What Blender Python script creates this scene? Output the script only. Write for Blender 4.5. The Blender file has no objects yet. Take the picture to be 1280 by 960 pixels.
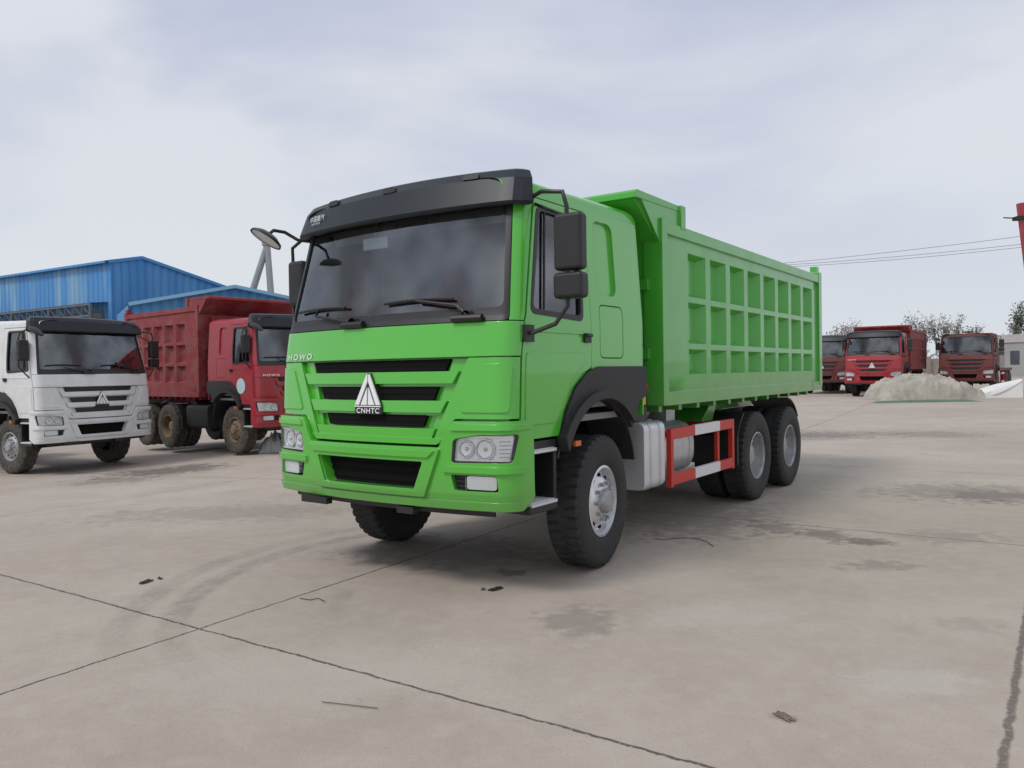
import bpy, bmesh, math, random
from mathutils import Vector, Matrix, noise
from mathutils.geometry import tessellate_polygon
R=math.radians; PI=math.pi
random.seed(7)
sc=bpy.context.scene; COL=sc.collection

# ------------------------------------------------------------------ camera
F=980.0; CAMH=1.6; PITCH=math.atan(15/F); ROLL=R(0.86)
CM=(Matrix.Rotation(PI/2-PITCH,3,'X')@Matrix.Rotation(-ROLL,3,'Z'))
cam=bpy.data.cameras.new('camera'); camo=bpy.data.objects.new('camera',cam); COL.objects.link(camo)
cam.lens=F/1280*36; cam.sensor_width=36; cam.clip_end=3000; cam.clip_start=.05
camo.matrix_world=Matrix.Translation((0,0,CAMH))@CM.to_4x4()
sc.camera=camo
def ray(px,py):
    d=CM@Vector(((px-640)/F,(480-py)/F,-1)); return d
def at(px,py,depth):
    d=ray(px,py); k=depth/d.y; return Vector((d.x*k,depth,CAMH+d.z*k))
def ss(v,a,b):
    t=max(0,min(1,(v-a)/(b-a))); return t*t*(3-2*t)
def gz(x,y):
    return -.27*ss(-x,2,9)*ss(y,6,15)+.18*ss(x,6,16)*ss(y,14,30)
def G(px,py):
    d=ray(px,py); k=-CAMH/d.z
    for i in range(12):
        p=d*k; k=(gz(p.x,p.y)-CAMH)/d.z
    p=d*k; return Vector((p.x,p.y,gz(p.x,p.y)))

# ------------------------------------------------------------------ materials
def nt(name):
    m=bpy.data.materials.new(name); m.use_nodes=True; t=m.node_tree
    return m,t,t.nodes,t.links,t.nodes['Principled BSDF']
def mat(name,col,rough=.5,metal=0,coat=0,var=.15,vs=3.0,bump=0,bs=40,dirt=None,dirtamt=0,bevel=0,spec=.5,low=None):
    m,t,N,L,b=nt(name)
    b.inputs['Roughness'].default_value=rough; b.inputs['Metallic'].default_value=metal
    b.inputs['Coat Weight'].default_value=coat; b.inputs['Coat Roughness'].default_value=.04
    b.inputs['Specular IOR Level'].default_value=spec
    tc=N.new('ShaderNodeTexCoord'); nz=N.new('ShaderNodeTexNoise'); nz.inputs['Scale'].default_value=vs; nz.inputs['Detail'].default_value=6
    L.new(tc.outputs['Object'],nz.inputs['Vector'])
    mx=N.new('ShaderNodeMix'); mx.data_type='RGBA'
    mx.inputs['A'].default_value=(*[c*(1-var) for c in col],1); mx.inputs['B'].default_value=(*[min(1,c*(1+var)) for c in col],1)
    L.new(nz.outputs['Fac'],mx.inputs['Factor']); out=mx.outputs['Result']
    if dirt:
        n2=N.new('ShaderNodeTexNoise'); n2.inputs['Scale'].default_value=vs*1.7; n2.inputs['Detail'].default_value=8; n2.inputs['Roughness'].default_value=.7
        L.new(tc.outputs['Object'],n2.inputs['Vector'])
        mr=N.new('ShaderNodeMapRange'); mr.inputs['From Min'].default_value=.42; mr.inputs['From Max'].default_value=.68; mr.inputs['To Max'].default_value=dirtamt
        L.new(n2.outputs['Fac'],mr.inputs['Value'])
        m2=N.new('ShaderNodeMix'); m2.data_type='RGBA'; L.new(mr.outputs['Result'],m2.inputs['Factor']); L.new(out,m2.inputs['A']); m2.inputs['B'].default_value=(*dirt,1)
        out=m2.outputs['Result']
        rr=N.new('ShaderNodeMapRange'); rr.inputs['To Min'].default_value=rough; rr.inputs['To Max'].default_value=min(1,rough+.4); L.new(mr.outputs['Result'],rr.inputs['Value']); L.new(rr.outputs['Result'],b.inputs['Roughness'])
    if low:      # road film that settles on the lowest bodywork
        z0,z1,lc,la=low
        sp=N.new('ShaderNodeSeparateXYZ'); L.new(tc.outputs['Object'],sp.inputs[0])
        r1=N.new('ShaderNodeMapRange'); r1.interpolation_type='SMOOTHSTEP'
        for nm,v in zip(('From Min','From Max','To Min','To Max'),(z0,z1,la,0)): r1.inputs[nm].default_value=v
        L.new(sp.outputs['Z'],r1.inputs['Value'])
        n4=N.new('ShaderNodeTexNoise'); n4.inputs['Scale'].default_value=9; n4.inputs['Detail'].default_value=8; n4.inputs['Roughness'].default_value=.7; L.new(tc.outputs['Object'],n4.inputs['Vector'])
        mm=N.new('ShaderNodeMath'); mm.operation='MULTIPLY'; L.new(r1.outputs['Result'],mm.inputs[0]); L.new(n4.outputs['Fac'],mm.inputs[1])
        m5=N.new('ShaderNodeMix'); m5.data_type='RGBA'; L.new(mm.outputs[0],m5.inputs['Factor']); L.new(out,m5.inputs['A']); m5.inputs['B'].default_value=(*lc,1); out=m5.outputs['Result']
    L.new(out,b.inputs['Base Color'])
    nrm=None
    if bevel:
        bv=N.new('ShaderNodeBevel'); bv.samples=4; bv.inputs['Radius'].default_value=bevel; nrm=bv.outputs['Normal']
        L.new(nrm,b.inputs['Normal']); L.new(nrm,b.inputs['Coat Normal'])
    if bump:
        n3=N.new('ShaderNodeTexNoise'); n3.inputs['Scale'].default_value=bs; n3.inputs['Detail'].default_value=5; L.new(tc.outputs['Object'],n3.inputs['Vector'])
        bp=N.new('ShaderNodeBump'); bp.inputs['Strength'].default_value=bump; bp.inputs['Distance'].default_value=.02; L.new(n3.outputs['Fac'],bp.inputs['Height'])
        if nrm: L.new(nrm,bp.inputs['Normal'])
        L.new(bp.outputs['Normal'],b.inputs['Normal'])
    return m
def glassmat(name,tint,refl=1.5,add=.10):
    m,t,N,L,b=nt(name); N.remove(b)
    tr=N.new('ShaderNodeBsdfTransparent'); tr.inputs['Color'].default_value=(*tint,1)
    gl=N.new('ShaderNodeBsdfGlossy'); gl.inputs['Roughness'].default_value=.02; gl.inputs['Color'].default_value=(.93,.97,1,1)
    fr=N.new('ShaderNodeFresnel'); fr.inputs['IOR'].default_value=refl
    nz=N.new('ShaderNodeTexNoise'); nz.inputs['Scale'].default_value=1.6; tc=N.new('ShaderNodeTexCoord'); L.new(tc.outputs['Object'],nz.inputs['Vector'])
    mp_=N.new('ShaderNodeMapRange'); mp_.inputs['From Min'].default_value=.35; mp_.inputs['From Max'].default_value=.65; mp_.inputs['To Min'].default_value=0; mp_.inputs['To Max'].default_value=add; L.new(nz.outputs['Fac'],mp_.inputs['Value'])  # patchy extra reflection painted in over the fresnel term to brighten the glass
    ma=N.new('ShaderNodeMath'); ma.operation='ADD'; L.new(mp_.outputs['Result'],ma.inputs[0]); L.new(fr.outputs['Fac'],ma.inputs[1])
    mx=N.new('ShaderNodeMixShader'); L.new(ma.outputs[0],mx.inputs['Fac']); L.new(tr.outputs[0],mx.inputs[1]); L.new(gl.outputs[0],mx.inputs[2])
    L.new(mx.outputs[0],N['Material Output'].inputs['Surface']); return m
M={}
M['green']=mat('green_paint',(.082,.475,.034),.26,0,1.0,.05,1.5,bevel=.006,low=(.60,1.0,(.14,.18,.09),.75))
M['greenbed']=mat('green_bed_paint',(.062,.42,.034),.33,0,.7,.10,2.0,bevel=.010,dirt=(.11,.36,.09),dirtamt=.35,low=(1.25,1.75,(.15,.24,.10),.6))
M['white']=mat('white_paint',(.74,.75,.75),.35,0,.5,.05,2,bevel=.008,dirt=(.45,.42,.38),dirtamt=.3)
M['red']=mat('red_paint',(.34,.014,.026),.4,0,.3,.12,2,dirt=(.24,.09,.085),dirtamt=.45)
M['redbed']=mat('dusty_red_paint',(.24,.022,.028),.6,0,0,.2,2,dirt=(.27,.14,.125),dirtamt=.65)
M['red2']=mat('bright_red_paint',(.36,.016,.026),.4,0,.3,.1,2,dirt=(.22,.09,.08),dirtamt=.4)
M['redold']=mat('faded_red_paint',(.15,.024,.024),.6,0,0,.2,2,dirt=(.15,.11,.095),dirtamt=.6)
M['black']=mat('black_plastic',(.018,.018,.019),.45,var=.2,vs=8)
M['fender']=mat('fender_plastic',(.020,.021,.022),.55,var=.2,vs=6,bevel=.01,dirt=(.07,.065,.058),dirtamt=.35)
M['visor']=mat('visor_plastic',(.017,.022,.028),.40,var=.15,vs=4,bevel=.005,spec=.32)
M['dark']=mat('chassis_black',(.016,.016,.017),.65,var=.3,vs=6,dirt=(.07,.062,.052),dirtamt=.5)
M['void']=mat('deep_black',(.005,.005,.005),.85,spec=.2)
M['rubber']=mat('tyre_rubber',(.020,.020,.021),.7,var=.25,vs=9,dirt=(.075,.068,.058),dirtamt=.3,bump=.12,bs=60)
M['rubberd']=mat('dusty_tyre_rubber',(.04,.037,.034),.85,var=.25,vs=9,dirt=(.20,.165,.125),dirtamt=.6)
M['rim']=mat('silver_rim',(.74,.75,.77),.26,.6,var=.08,vs=9,dirt=(.34,.32,.30),dirtamt=.30)
M['rimg']=mat('grey_rim',(.42,.43,.44),.42,.4,var=.15,vs=9,dirt=(.18,.17,.16),dirtamt=.5)
M['rimd']=mat('muddy_rim',(.22,.16,.10),.8,0,var=.3,vs=8,dirt=(.12,.09,.06),dirtamt=.6)
M['steel']=mat('brushed_steel',(.62,.63,.65),.36,.7,var=.1,vs=5,dirt=(.36,.34,.32),dirtamt=.35)
M['alu']=mat('aluminium',(.70,.71,.73),.42,.5,var=.08,vs=5)
M['lampsilver']=mat('lamp_reflector',(.97,.98,1.0),.22,.15,var=.04,vs=30)
M['lampgrey']=mat('lamp_inner_grey',(.50,.52,.55),.25,.5,var=.1,vs=30)
M['mface']=mat('mirror_glass',(.60,.62,.64),.22,.5,var=.05)
M['chrome']=mat('mirror_chrome',(.85,.85,.87),.08,1.0,var=.02)
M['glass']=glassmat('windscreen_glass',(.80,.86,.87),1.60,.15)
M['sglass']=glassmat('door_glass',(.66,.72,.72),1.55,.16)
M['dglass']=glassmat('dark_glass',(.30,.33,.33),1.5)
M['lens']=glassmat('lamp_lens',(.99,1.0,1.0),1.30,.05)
M['redp']=mat('red_guard_paint',(.55,.03,.02),.4,var=.08,bevel=.005)
M['whitep']=mat('white_guard_paint',(.72,.72,.72),.45,var=.06,bevel=.005)
M['letter']=mat('letter_silver',(.80,.74,.72),.35,.2,var=.03)
M['wl']=mat('letter_white',(.84,.85,.86),.35,var=.03)
M['faint']=mat('worn_letter_grey',(.50,.52,.54),.5,var=.03)
M['seat']=mat('seat_fabric',(.19,.035,.035),.9,var=.3,vs=12)
M['liner']=mat('cab_liner',(.26,.26,.25),.9,var=.2)
M['dash']=mat('dashboard_plastic',(.06,.06,.063),.55,var=.2)
M['amber']=mat('amber_lens',(.6,.16,.02),.25,var=.05)
M['yellow']=mat('yellow_plastic',(.6,.42,.03),.5,var=.05)
M['decal']=mat('pale_cyan_decal',(.45,.62,.66),.5,var=.25,vs=20)

# ------------------------------------------------------------------ mesh builder
class MB:
    def __init__(s): s.v=[]; s.f=[]; s.m=[]
    def add(s,vs,fs,mi=0):
        o=len(s.v); s.v+= [tuple(p) for p in vs]
        for f in fs: s.f.append(tuple(i+o for i in f)); s.m.append(mi)
    def box(s,c,d,mi=0,rot=None):
        x,y,z=[k/2 for k in d]; pts=[Vector((a*x,b*y,e*z)) for a in(-1,1) for b in(-1,1) for e in(-1,1)]
        if rot: pts=[rot@p for p in pts]
        pts=[p+Vector(c) for p in pts]
        s.add(pts,[(0,1,3,2),(4,6,7,5),(0,4,5,1),(2,3,7,6),(0,2,6,4),(1,5,7,3)],mi)
    def span(s,a,b,mi=0): s.box([(i+j)/2 for i,j in zip(a,b)],[abs(i-j) for i,j in zip(a,b)],mi)
    def prism(s,poly,fn,t0,t1,mi=0):
        n=len(poly); vs=[fn(u,v,t0) for u,v in poly]+[fn(u,v,t1) for u,v in poly]
        fs=[(i,(i+1)%n,(i+1)%n+n,i+n) for i in range(n)]+[tuple(range(n)),tuple(range(2*n-1,n-1,-1))]
        s.add(vs,fs,mi)
    def tube(s,pts,r,seg=8,mi=0,cap=True):
        pts=[Vector(p) for p in pts]; vs=[]; up=None; rs=r if isinstance(r,(list,tuple)) else [r]*len(pts)
        for i,p in enumerate(pts):
            d=(pts[min(i+1,len(pts)-1)]-pts[max(i-1,0)]).normalized()
            if up is None: up=d.orthogonal().normalized()
            up=(up-d*up.dot(d)).normalized(); w=d.cross(up)
            for k in range(seg):
                a=2*PI*k/seg; vs.append(p+(up*math.cos(a)+w*math.sin(a))*rs[i])
        fs=[(i*seg+k,i*seg+(k+1)%seg,(i+1)*seg+(k+1)%seg,(i+1)*seg+k) for i in range(len(pts)-1) for k in range(seg)]
        if cap: fs+=[tuple(range(seg)),tuple(range((len(pts)-1)*seg,len(pts)*seg))]
        s.add(vs,fs,mi)
    def lathe(s,prof,seg=48,c=(0,0,0),mod=None,mi=0,axis='Y'):
        vs=[];n=len(prof)
        for k in range(seg):
            a=2*PI*k/seg
            for i,(r,y) in enumerate(prof):
                if mod: r,y=mod(k,i,r,y)
                if axis=='Y': vs.append((c[0]+r*math.cos(a),c[1]+y,c[2]+r*math.sin(a)))
                elif axis=='X': vs.append((c[0]+y,c[1]+r*math.cos(a),c[2]+r*math.sin(a)))
                else: vs.append((c[0]+r*math.cos(a),c[1]+r*math.sin(a),c[2]+y))
        fs=[(k*n+i,((k+1)%seg)*n+i,((k+1)%seg)*n+i+1,k*n+i+1) for k in range(seg) for i in range(n-1)]
        s.add(vs,fs,mi)
    def sheet(s,poly,mapf,thick=.02,holes=(),du=.09,dv=.15,mi=0,vb=()):
        loops=[[Vector((u,v,0)) for u,v in poly]]+[[Vector((u,v,0)) for u,v in h] for h in holes]
        tris=tessellate_polygon(loops); b=bmesh.new()
        vs=[b.verts.new(p) for l in loops for p in l]
        for t in tris:
            try: b.faces.new([vs[i] for i in t])
            except ValueError: pass
        us=[p[0] for p in poly]; ws=[p[1] for p in poly]
        cuts=[]
        if du: 
            k=math.floor(min(us)/du)+1
            while k*du<max(us): cuts.append(((k*du+1e-4,0,0),(1,0,0))); k+=1
            for q in (1.10,-1.10,1.13,-1.13,1.16,-1.16,1.19,-1.19,1.22,-1.22,1.25,-1.25,1.28,-1.28) if mapf.__name__=='front' else ():
                if min(us)<q<max(us): cuts.append(((q,0,0),(1,0,0)))
        if dv:
            k=math.floor(min(ws)/dv)+1
            while k*dv<max(ws): cuts.append(((0,k*dv+1e-4,0),(0,1,0))); k+=1
        for z in vb: 
            if min(ws)<z<max(ws): cuts.append(((0,z,0),(0,1,0)))
        for co,no in cuts: bmesh.ops.bisect_plane(b,geom=b.verts[:]+b.edges[:]+b.faces[:],plane_co=co,plane_no=no,dist=1e-5)
        b.verts.index_update(); n=len(b.verts)
        V=[mapf(v.co.x,v.co.y,0) for v in b.verts]+[mapf(v.co.x,v.co.y,-thick) for v in b.verts]
        Fs=[tuple(v.index for v in f.verts) for f in b.faces]
        for e in b.edges:
            if len(e.link_faces)==1:
                i,j=e.verts[0].index,e.verts[1].index; Fs.append((i,j,j+n,i+n))
        b.free(); s.add(V,Fs,mi)
def rp(pts,r,n=4):
    out=[]; N=len(pts)
    for i,p in enumerate(pts):
        p=Vector(p[:2]); a=Vector(pts[i-1][:2]); c=Vector(pts[(i+1)%N][:2])
        ra=min(r,(a-p).length*.45); rc=min(r,(c-p).length*.45)
        A=p+(a-p).normalized()*ra; C=p+(c-p).normalized()*rc
        for k in range(n+1):
            t=k/n; q=A*(1-t)**2+p*2*t*(1-t)+C*t*t; out.append((q.x,q.y))
    return out
def rect(a,b,c,d,r=0,n=4):
    p=[(a,c),(b,c),(b,d),(a,d)]; return rp(p,r,n) if r else p
def build(name,mb,mats,parent=None,bevel=0,sharp=35,label=None,smooth=True,loc=None):
    me=bpy.data.meshes.new(name); me.from_pydata(mb.v,[],mb.f)
    mats=mats if isinstance(mats,(list,tuple)) else [mats]
    for m in mats: me.materials.append(m)
    me.polygons.foreach_set('material_index',mb.m)
    b=bmesh.new(); b.from_mesh(me); bmesh.ops.remove_doubles(b,verts=b.verts,dist=1e-5)
    loose=[v for v in b.verts if not v.link_faces]; bmesh.ops.delete(b,geom=loose,context='VERTS')
    bmesh.ops.recalc_face_normals(b,faces=b.faces); b.to_mesh(me); b.free()
    if smooth:
        me.polygons.foreach_set('use_smooth',[True]*len(me.polygons))
        if not bevel: me.set_sharp_from_angle(angle=R(sharp))
    ob=bpy.data.objects.new(name,me); COL.objects.link(ob)
    if parent: ob.parent=parent
    if loc: ob.location=loc
    if bevel:
        bm=ob.modifiers.new('bevel','BEVEL'); bm.width=bevel; bm.segments=3; bm.limit_method='ANGLE'; bm.angle_limit=R(40); bm.harden_normals=True
    if label: ob['label']=label
    return ob
def empty(name,label,cat,loc=(0,0,0),rz=0,group=None):
    o=bpy.data.objects.new(name,None); COL.objects.link(o); o.location=loc; o.rotation_euler=(0,0,rz)
    o['label']=label; o['category']=cat
    if group: o['group']=group
    return o
def tag(o,label,cat,group=None):
    o['label']=label; o['category']=cat
    if group: o['group']=group
    return o
def textverts(txt,size,spacing=1.0,off=.012):
    cu=bpy.data.curves.new('txt','FONT'); cu.body=txt; cu.size=size; cu.space_character=spacing; cu.align_x='CENTER'; cu.offset=size*off
    o=bpy.data.objects.new('txt',cu); COL.objects.link(o)
    dg=bpy.context.evaluated_depsgraph_get(); dg.update()
    me=bpy.data.meshes.new_from_object(o.evaluated_get(dg))
    v=[tuple(p.co) for p in me.vertices]; f=[tuple(p.vertices) for p in me.polygons]
    bpy.data.objects.remove(o); return v,f

# ------------------------------------------------------------------ cab surface
PR=[(.5,-1.32),(.62,-1.355),(.75,-1.385),(1.2,-1.39),(1.72,-1.36),(1.95,-1.32),(2.0,-1.30),(2.85,-1.10),(3.2,-1.02)]
def prof(z):
    if z<=PR[0][0]: return PR[0][1]
    for (a,b),(c,d) in zip(PR,PR[1:]):
        if z<=c: return b+(d-b)*(z-a)/(c-a)
    return PR[-1][1]
A1=1.10; RC=.14; P0=.20; B0_=.11; CX=B0_+RC*math.cos(P0); CY=A1-RC*math.sin(P0); AE=A1+(PI/2-P0)*RC
def wz(z): return 1.0 if z<2 else 1-(z-2)/.9*.05
HWD=CY+RC
def S(a,z,off=0):
    A=abs(a); sg=1 if a>=0 else -1
    if A<=A1: ph=P0*A/A1; x=B0_*(A/A1)**2; y=A
    else:
        ph=P0+(A-A1)/RC
        if ph<=PI/2: x=CX-RC*math.cos(ph); y=CY+RC*math.sin(ph)
        else: x=CX+(ph-PI/2)*RC; y=CY+RC; ph=PI/2
    x+=prof(z)-off*math.cos(ph); y=y*wz(z)+off*math.sin(ph)
    return (x,-sg*y,z)
def FM(off=0):
    def front(u,v,d): return S(u,v,off+d)
    return front
def SM(sg,off=0): return lambda u,v,d: (u,sg*(HWD*wz(v)+off+d),v)     # sg=-1 truck's left
def fx(z): return prof(z)+CX+.012

def tyre(W=.28,RR=.54,seg=120,lug=4,rear=False):
    mb=MB(); h=W/2
    pr=[(.262,-h+.035),(.285,-h+.02),(.33,-h-.002),(.345,-h-.006),(.43,-h-.012),(.48,-h-.006),(.508,-h+.004),(RR-.006,-h+.020),(RR,-h*.50),(RR,-.012),(RR,.012),(RR,h*.50),(RR-.006,h-.020),(.508,h-.004),(.48,h+.006),(.43,h+.012),(.345,h+.006),(.33,h+.002),(.285,h-.02),(.262,h-.035)]
    def mod(k,i,r,y):
        if 6<=i<=13:
            ph=(k+(lug//2 if i>9 else 0))%lug
            if i in(9,10): y+= .018*math.sin(k*2*PI/lug*.5); r-=.014
            elif ph>=lug-1: r-=.022 if i not in(6,13) else .006
        return r,y
    mb.lathe(pr,seg,mod=mod); return mb
def wheel(parent,x,side,kind,o):
    cy=side*(1.25-.145)
    if kind=='front' and side>0: cy-=.13; x-=.10
    w=build('wheel',tyre(seg=o['seg'],lug=4 if o['seg']>100 else 3),o['rubber'],parent,sharp=28); w.location=(x,cy,.54)
    mb=MB(); sg=side
    if kind=='front':
        pr=[(.262,.11*sg),(.29,.128*sg),(.272,.134*sg),(.262,.105*sg),(.25,.06*sg),(.235,.055*sg),(.215,.085*sg),(.18,.112*sg),(.14,.125*sg),(.105,.128*sg),(.10,.13*sg)]
        mb.lathe(pr,48)
        nb,hr,hy=10,.145,.127; cap=[(.10,.12*sg),(.098,.165*sg),(.08,.185*sg),(.04,.19*sg),(0,.19*sg)]
        ho,hyy=.205,.094
    else:
        pr=[(.262,.11*sg),(.288,.13*sg),(.272,.136*sg),(.262,.11*sg),(.252,-.01*sg),(.235,-.035*sg),(.2,-.05*sg),(.12,-.05*sg)]
        mb.lathe(pr,48)
        nb,hr,hy=10,.155,-.045; cap=[(.125,-.05*sg),(.12,.03*sg),(.11,.06*sg),(.07,.07*sg),(0,.07*sg)]
        ho,hyy=.212,-.046
    for k in range(nb):
        a=2*PI*(k+.5)/nb; mb.lathe([(.023,(hyy-.01)*sg),(.023,(hyy+.004)*sg),(0,(hyy+.004)*sg)],12,c=(ho*math.cos(a),0,ho*math.sin(a)),mi=1)
    build('rim',mb,[o['rim'] if kind=='front' else o['rimr'],M['void']],w,sharp=50)
    mb=MB(); mb.lathe(cap,28)
    for k in range(nb):
        a=2*PI*k/nb; mb.lathe([(0.017,hy*sg-.01*sg),(.017,hy*sg+.03*sg),(0,hy*sg+.033*sg)],6,c=(hr*math.cos(a),0,hr*math.sin(a)))
    build('hub',mb,o['rimr'],w,sharp=40)
    if kind=='front': w.rotation_euler=(0,0,R(o.get('steer',0)))
    else:
        ti=tyre(seg=60,lug=3); i=build('inner_tyre',ti,o['rubber'],w); i.location=(0,-side*.34,0)
    return w

def truck(name,label,loc,rear,o):
    rz=math.atan2(rear[1],rear[0])
    r=empty(name,label,'truck',loc,rz,o.get('group'))
    P=o['paint']; du=o.get('du',.07); dv=o.get('dv',.12); hi=o.get('hi',False)
    BK=M['black']; vb=(.62,.75,1.2,1.72,1.95,2.0,2.85)
    SH=lambda mb,poly,mf,th=.02,holes=(),mi=0: mb.sheet(poly,mf,th,holes,du,dv,mi,vb)
    # ---- front panel
    mb=MB()
    SH(mb,rp([(-AE,1.955),(-AE,1.712),(-.90,1.712),(.90,1.712),(AE,1.712),(AE,1.955)],.01,2),FM(.004),.06)
    for sg in(1,-1):
        cheek=rp([(sg*AE,1.704),(sg*AE,1.275),(sg*.79,1.275),(sg*.735,1.215),(sg*.665,1.095),(sg*.60,1.095),(sg*.885,1.704)],.012,2)
        SH(mb,cheek,FM(0),.06)
        SH(mb,rp([(sg*1.22,1.66),(sg*1.20,1.32),(sg*.83,1.32),(sg*.985,1.66)],.03,3),FM(.010),.02)
    SH(mb,rp([(-.70,1.135),(-.64,1.088),(.64,1.088),(.70,1.135)],.008,2),FM(.006),.06)
    SH(mb,[(-1.27,1.94),(-1.27,1.10),(1.27,1.10),(1.27,1.94)],FM(-.068),.02)     # backing
    for z0,z1,w0,w1 in ((1.525,1.612,.765,.815),(1.315,1.402,.67,.72),(1.13,1.202,.595,.625)):
        SH(mb,rp([(-w0,z0),(w0,z0),(w1,z1),(-w1,z1)],.006,2),FM(.002),.06)
        SH(mb,rp([(-w0+.03,z0-.022),(w0-.03,z0-.022),(w0,z0+.01),(-w0,z0+.01)],.005,1),FM(-.034),.03)
    for sg in(1,-1):
        web=[(.56,1.12),(.625,1.12),(.872,1.70),(.745,1.70)]
        SH(mb,[(sg*u,v) for u,v in web],FM(-.036),.03)
    build('front_panel',mb,P,r)
    for z0,z1,w in ((1.615,1.700,.725),(1.405,1.502,.625),(1.208,1.297,.535)):
        mb=MB(); SH(mb,rp([(-w+.04,z0),(w-.04,z0),(w,z1),(-w,z1)],.012,3),FM(-.030),.03)
        mb.sheet([(-w+.03,(z0+z1)/2-.004),(w-.03,(z0+z1)/2-.004),(w-.03,(z0+z1)/2+.004),(-w+.03,(z0+z1)/2+.004)],FM(-.025),.01,(),du,0)
        build('grille_slot',mb,M['void'] if hi else BK,r)
    # ---- bumper with cut-outs
    mb=MB(); XE=AE+.13
    bo=rp([(-XE,1.235),(-XE,.72),(-AE+.03,.635),(AE-.03,.635),(XE,.72),(XE,1.235),(AE+.03,1.262),(.795,1.262),(.745,1.205),(.675,1.072),(-.675,1.072),(-.745,1.205),(-.795,1.262),(-AE-.03,1.262)],.015,2)
    hl=lambda s:[(s*u,v) for u,v in rp([(.775,.968),(1.215,.978),(1.262,1.172),(1.0,1.168),(.795,1.135)],.03,4)]
    ci=rp([(-.46,.765),(.46,.765),(.545,.965),(-.545,.965)],.02,3)
    fg=lambda s:[(s*u,v) for u,v in rp([(.80,.775),(1.13,.775),(1.12,.885),(.77,.885)],.015,3)]
    SH(mb,bo,FM(.035),.10,[hl(1),hl(-1),ci,fg(1),fg(-1)])
    SH(mb,rp([(-.555,.715),(.555,.715),(.69,1.062),(-.69,1.062)],.015,2),FM(.058),.03,[rp([(-.465,.76),(.465,.76),(.55,.97),(-.55,.97)],.02,3)])
    SH(mb,rp([(-.60,1.0),(.60,1.0),(.655,1.05),(-.655,1.05)],.008,2),FM(.072),.02)
    SH(mb,rp([(-1.24,.64),(1.24,.64),(1.24,.70),(-1.24,.70)],.01,2),FM(.048),.02)
    for s in(1,-1):
        SH(mb,rp([(s*.715,.900),(s*1.30,.900),(s*1.30,.948),(s*.73,.948)],.006,2),FM(.054),.02)
        SH(mb,rp([(s*.78,1.195),(s*1.38,1.20),(s*1.38,1.235),(s*.81,1.245)],.006,2),FM(.048),.02)
    bmp=build('bumper',mb,P,r)
    mb=MB(); SH(mb,rect(-.6,.6,.73,1.0),FM(-.05),.02)
    for k in range(3): SH(mb,rect(-.52,.52,.80+.055*k,.806+.055*k),FM(-.038),.012)
    build('intake_grille',mb,M['void'],bmp)
    mb=MB(); SH(mb,rect(-1.26,1.26,.66,1.25),FM(-.085),.02); build('bumper_backing',mb,M['dark'],bmp)
    mb=MB(); SH(mb,rect(-1.05,1.05,.585,.65),FM(-.03),.03); mb.box((-1.38,.62,.60),(.06,.30,.05)); mb.box((-1.36,-.35,.60),(.06,.16,.05)); build('lower_valance',mb,BK,bmp)
    for s in(1,-1):
        mb=MB(); SH(mb,[(s*u,v) for u,v in rect(.77,.87,.77,.89)],FM(-.01),.02)
        SH(mb,[(s*u,v) for u,v in rect(.80,.885,.80,.812)],FM(0.01),.02); SH(mb,[(s*u,v) for u,v in rect(.80,.885,.835,.847)],FM(0.01),.02)
        build('intake_slot',mb,BK,bmp)
        mb=MB(); SH(mb,[(s*u,v) for u,v in rect(.89,1.115,.785,.878,.02)],FM(.016),.04); 
        fl=build('fog_lamp',mb,M['lampsilver'],bmp)
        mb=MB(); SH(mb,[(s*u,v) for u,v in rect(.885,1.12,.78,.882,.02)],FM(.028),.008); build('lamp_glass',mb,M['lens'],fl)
        # headlight: reflector bowl row behind a clear swept lens
        mb=MB(); SH(mb,[(s*u,v) for u,v in rect(.77,1.27,.955,1.18)],FM(-.006),.02,mi=0)
        for z in (.985,1.148): SH(mb,[(s*u,v) for u,v in rect(.80,1.22,z,z+.012)],FM(.018),.03,mi=0)
        for u,rr in((.885,.058),(1.030,.072)):
            c=S(s*u,1.066,-.006); ph=P0*min(1,u/1.05); seg=24; vs=[];fs=[]
            pr=[(rr*1.06,.010),(rr*1.03,.022),(rr*.98,.023),(rr*.92,.016),(rr*.8,.010),(rr*.45,.005),(0,.004)]
            nrm=Vector((-math.cos(ph),-s*math.sin(ph),0)); t1=Vector((-nrm.y,nrm.x,0)); t2=Vector((0,0,1)); n=len(pr)
            for k in range(seg):
                for q,y in pr: vs.append(Vector(c)+nrm*y+(t1*math.cos(2*PI*k/seg)+t2*math.sin(2*PI*k/seg))*q)
            for i in range(n-1): mb.add(vs,[(k*n+i,((k+1)%seg)*n+i,((k+1)%seg)*n+i+1,k*n+i+1) for k in range(seg)],2 if i in(3,) else 0)
            mb.add([Vector(c)+nrm*.010+(t1*math.cos(a)+t2*math.sin(a))*.014 for a in [2*PI*k/10 for k in range(10)]]+[Vector(c)+nrm*.028],[(k,(k+1)%10,10) for k in range(10)],1)
        mb.sheet([(s*u,v) for u,v in rp([(1.125,.995),(1.20,1.0),(1.235,1.15),(1.125,1.145)],.01,2)],FM(.008),.02,(),.03,0,0)
        for k in range(5): mb.sheet([(s*u,v) for u,v in rect(1.135,1.21,1.01+.027*k,1.018+.027*k)],FM(.013),.01,(),.03,0,2)
        h=build('headlight',mb,[M['lampsilver'],M['steel'],M['lampgrey']],r)
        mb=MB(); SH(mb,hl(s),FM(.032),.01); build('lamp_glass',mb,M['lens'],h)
        h2=hl(s); cx_=sum(p[0] for p in h2)/len(h2); cz_=sum(p[1] for p in h2)/len(h2)
        inn=[(cx_+(p[0]-cx_)*.975,cz_+(p[1]-cz_)*.95) for p in h2]
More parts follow.
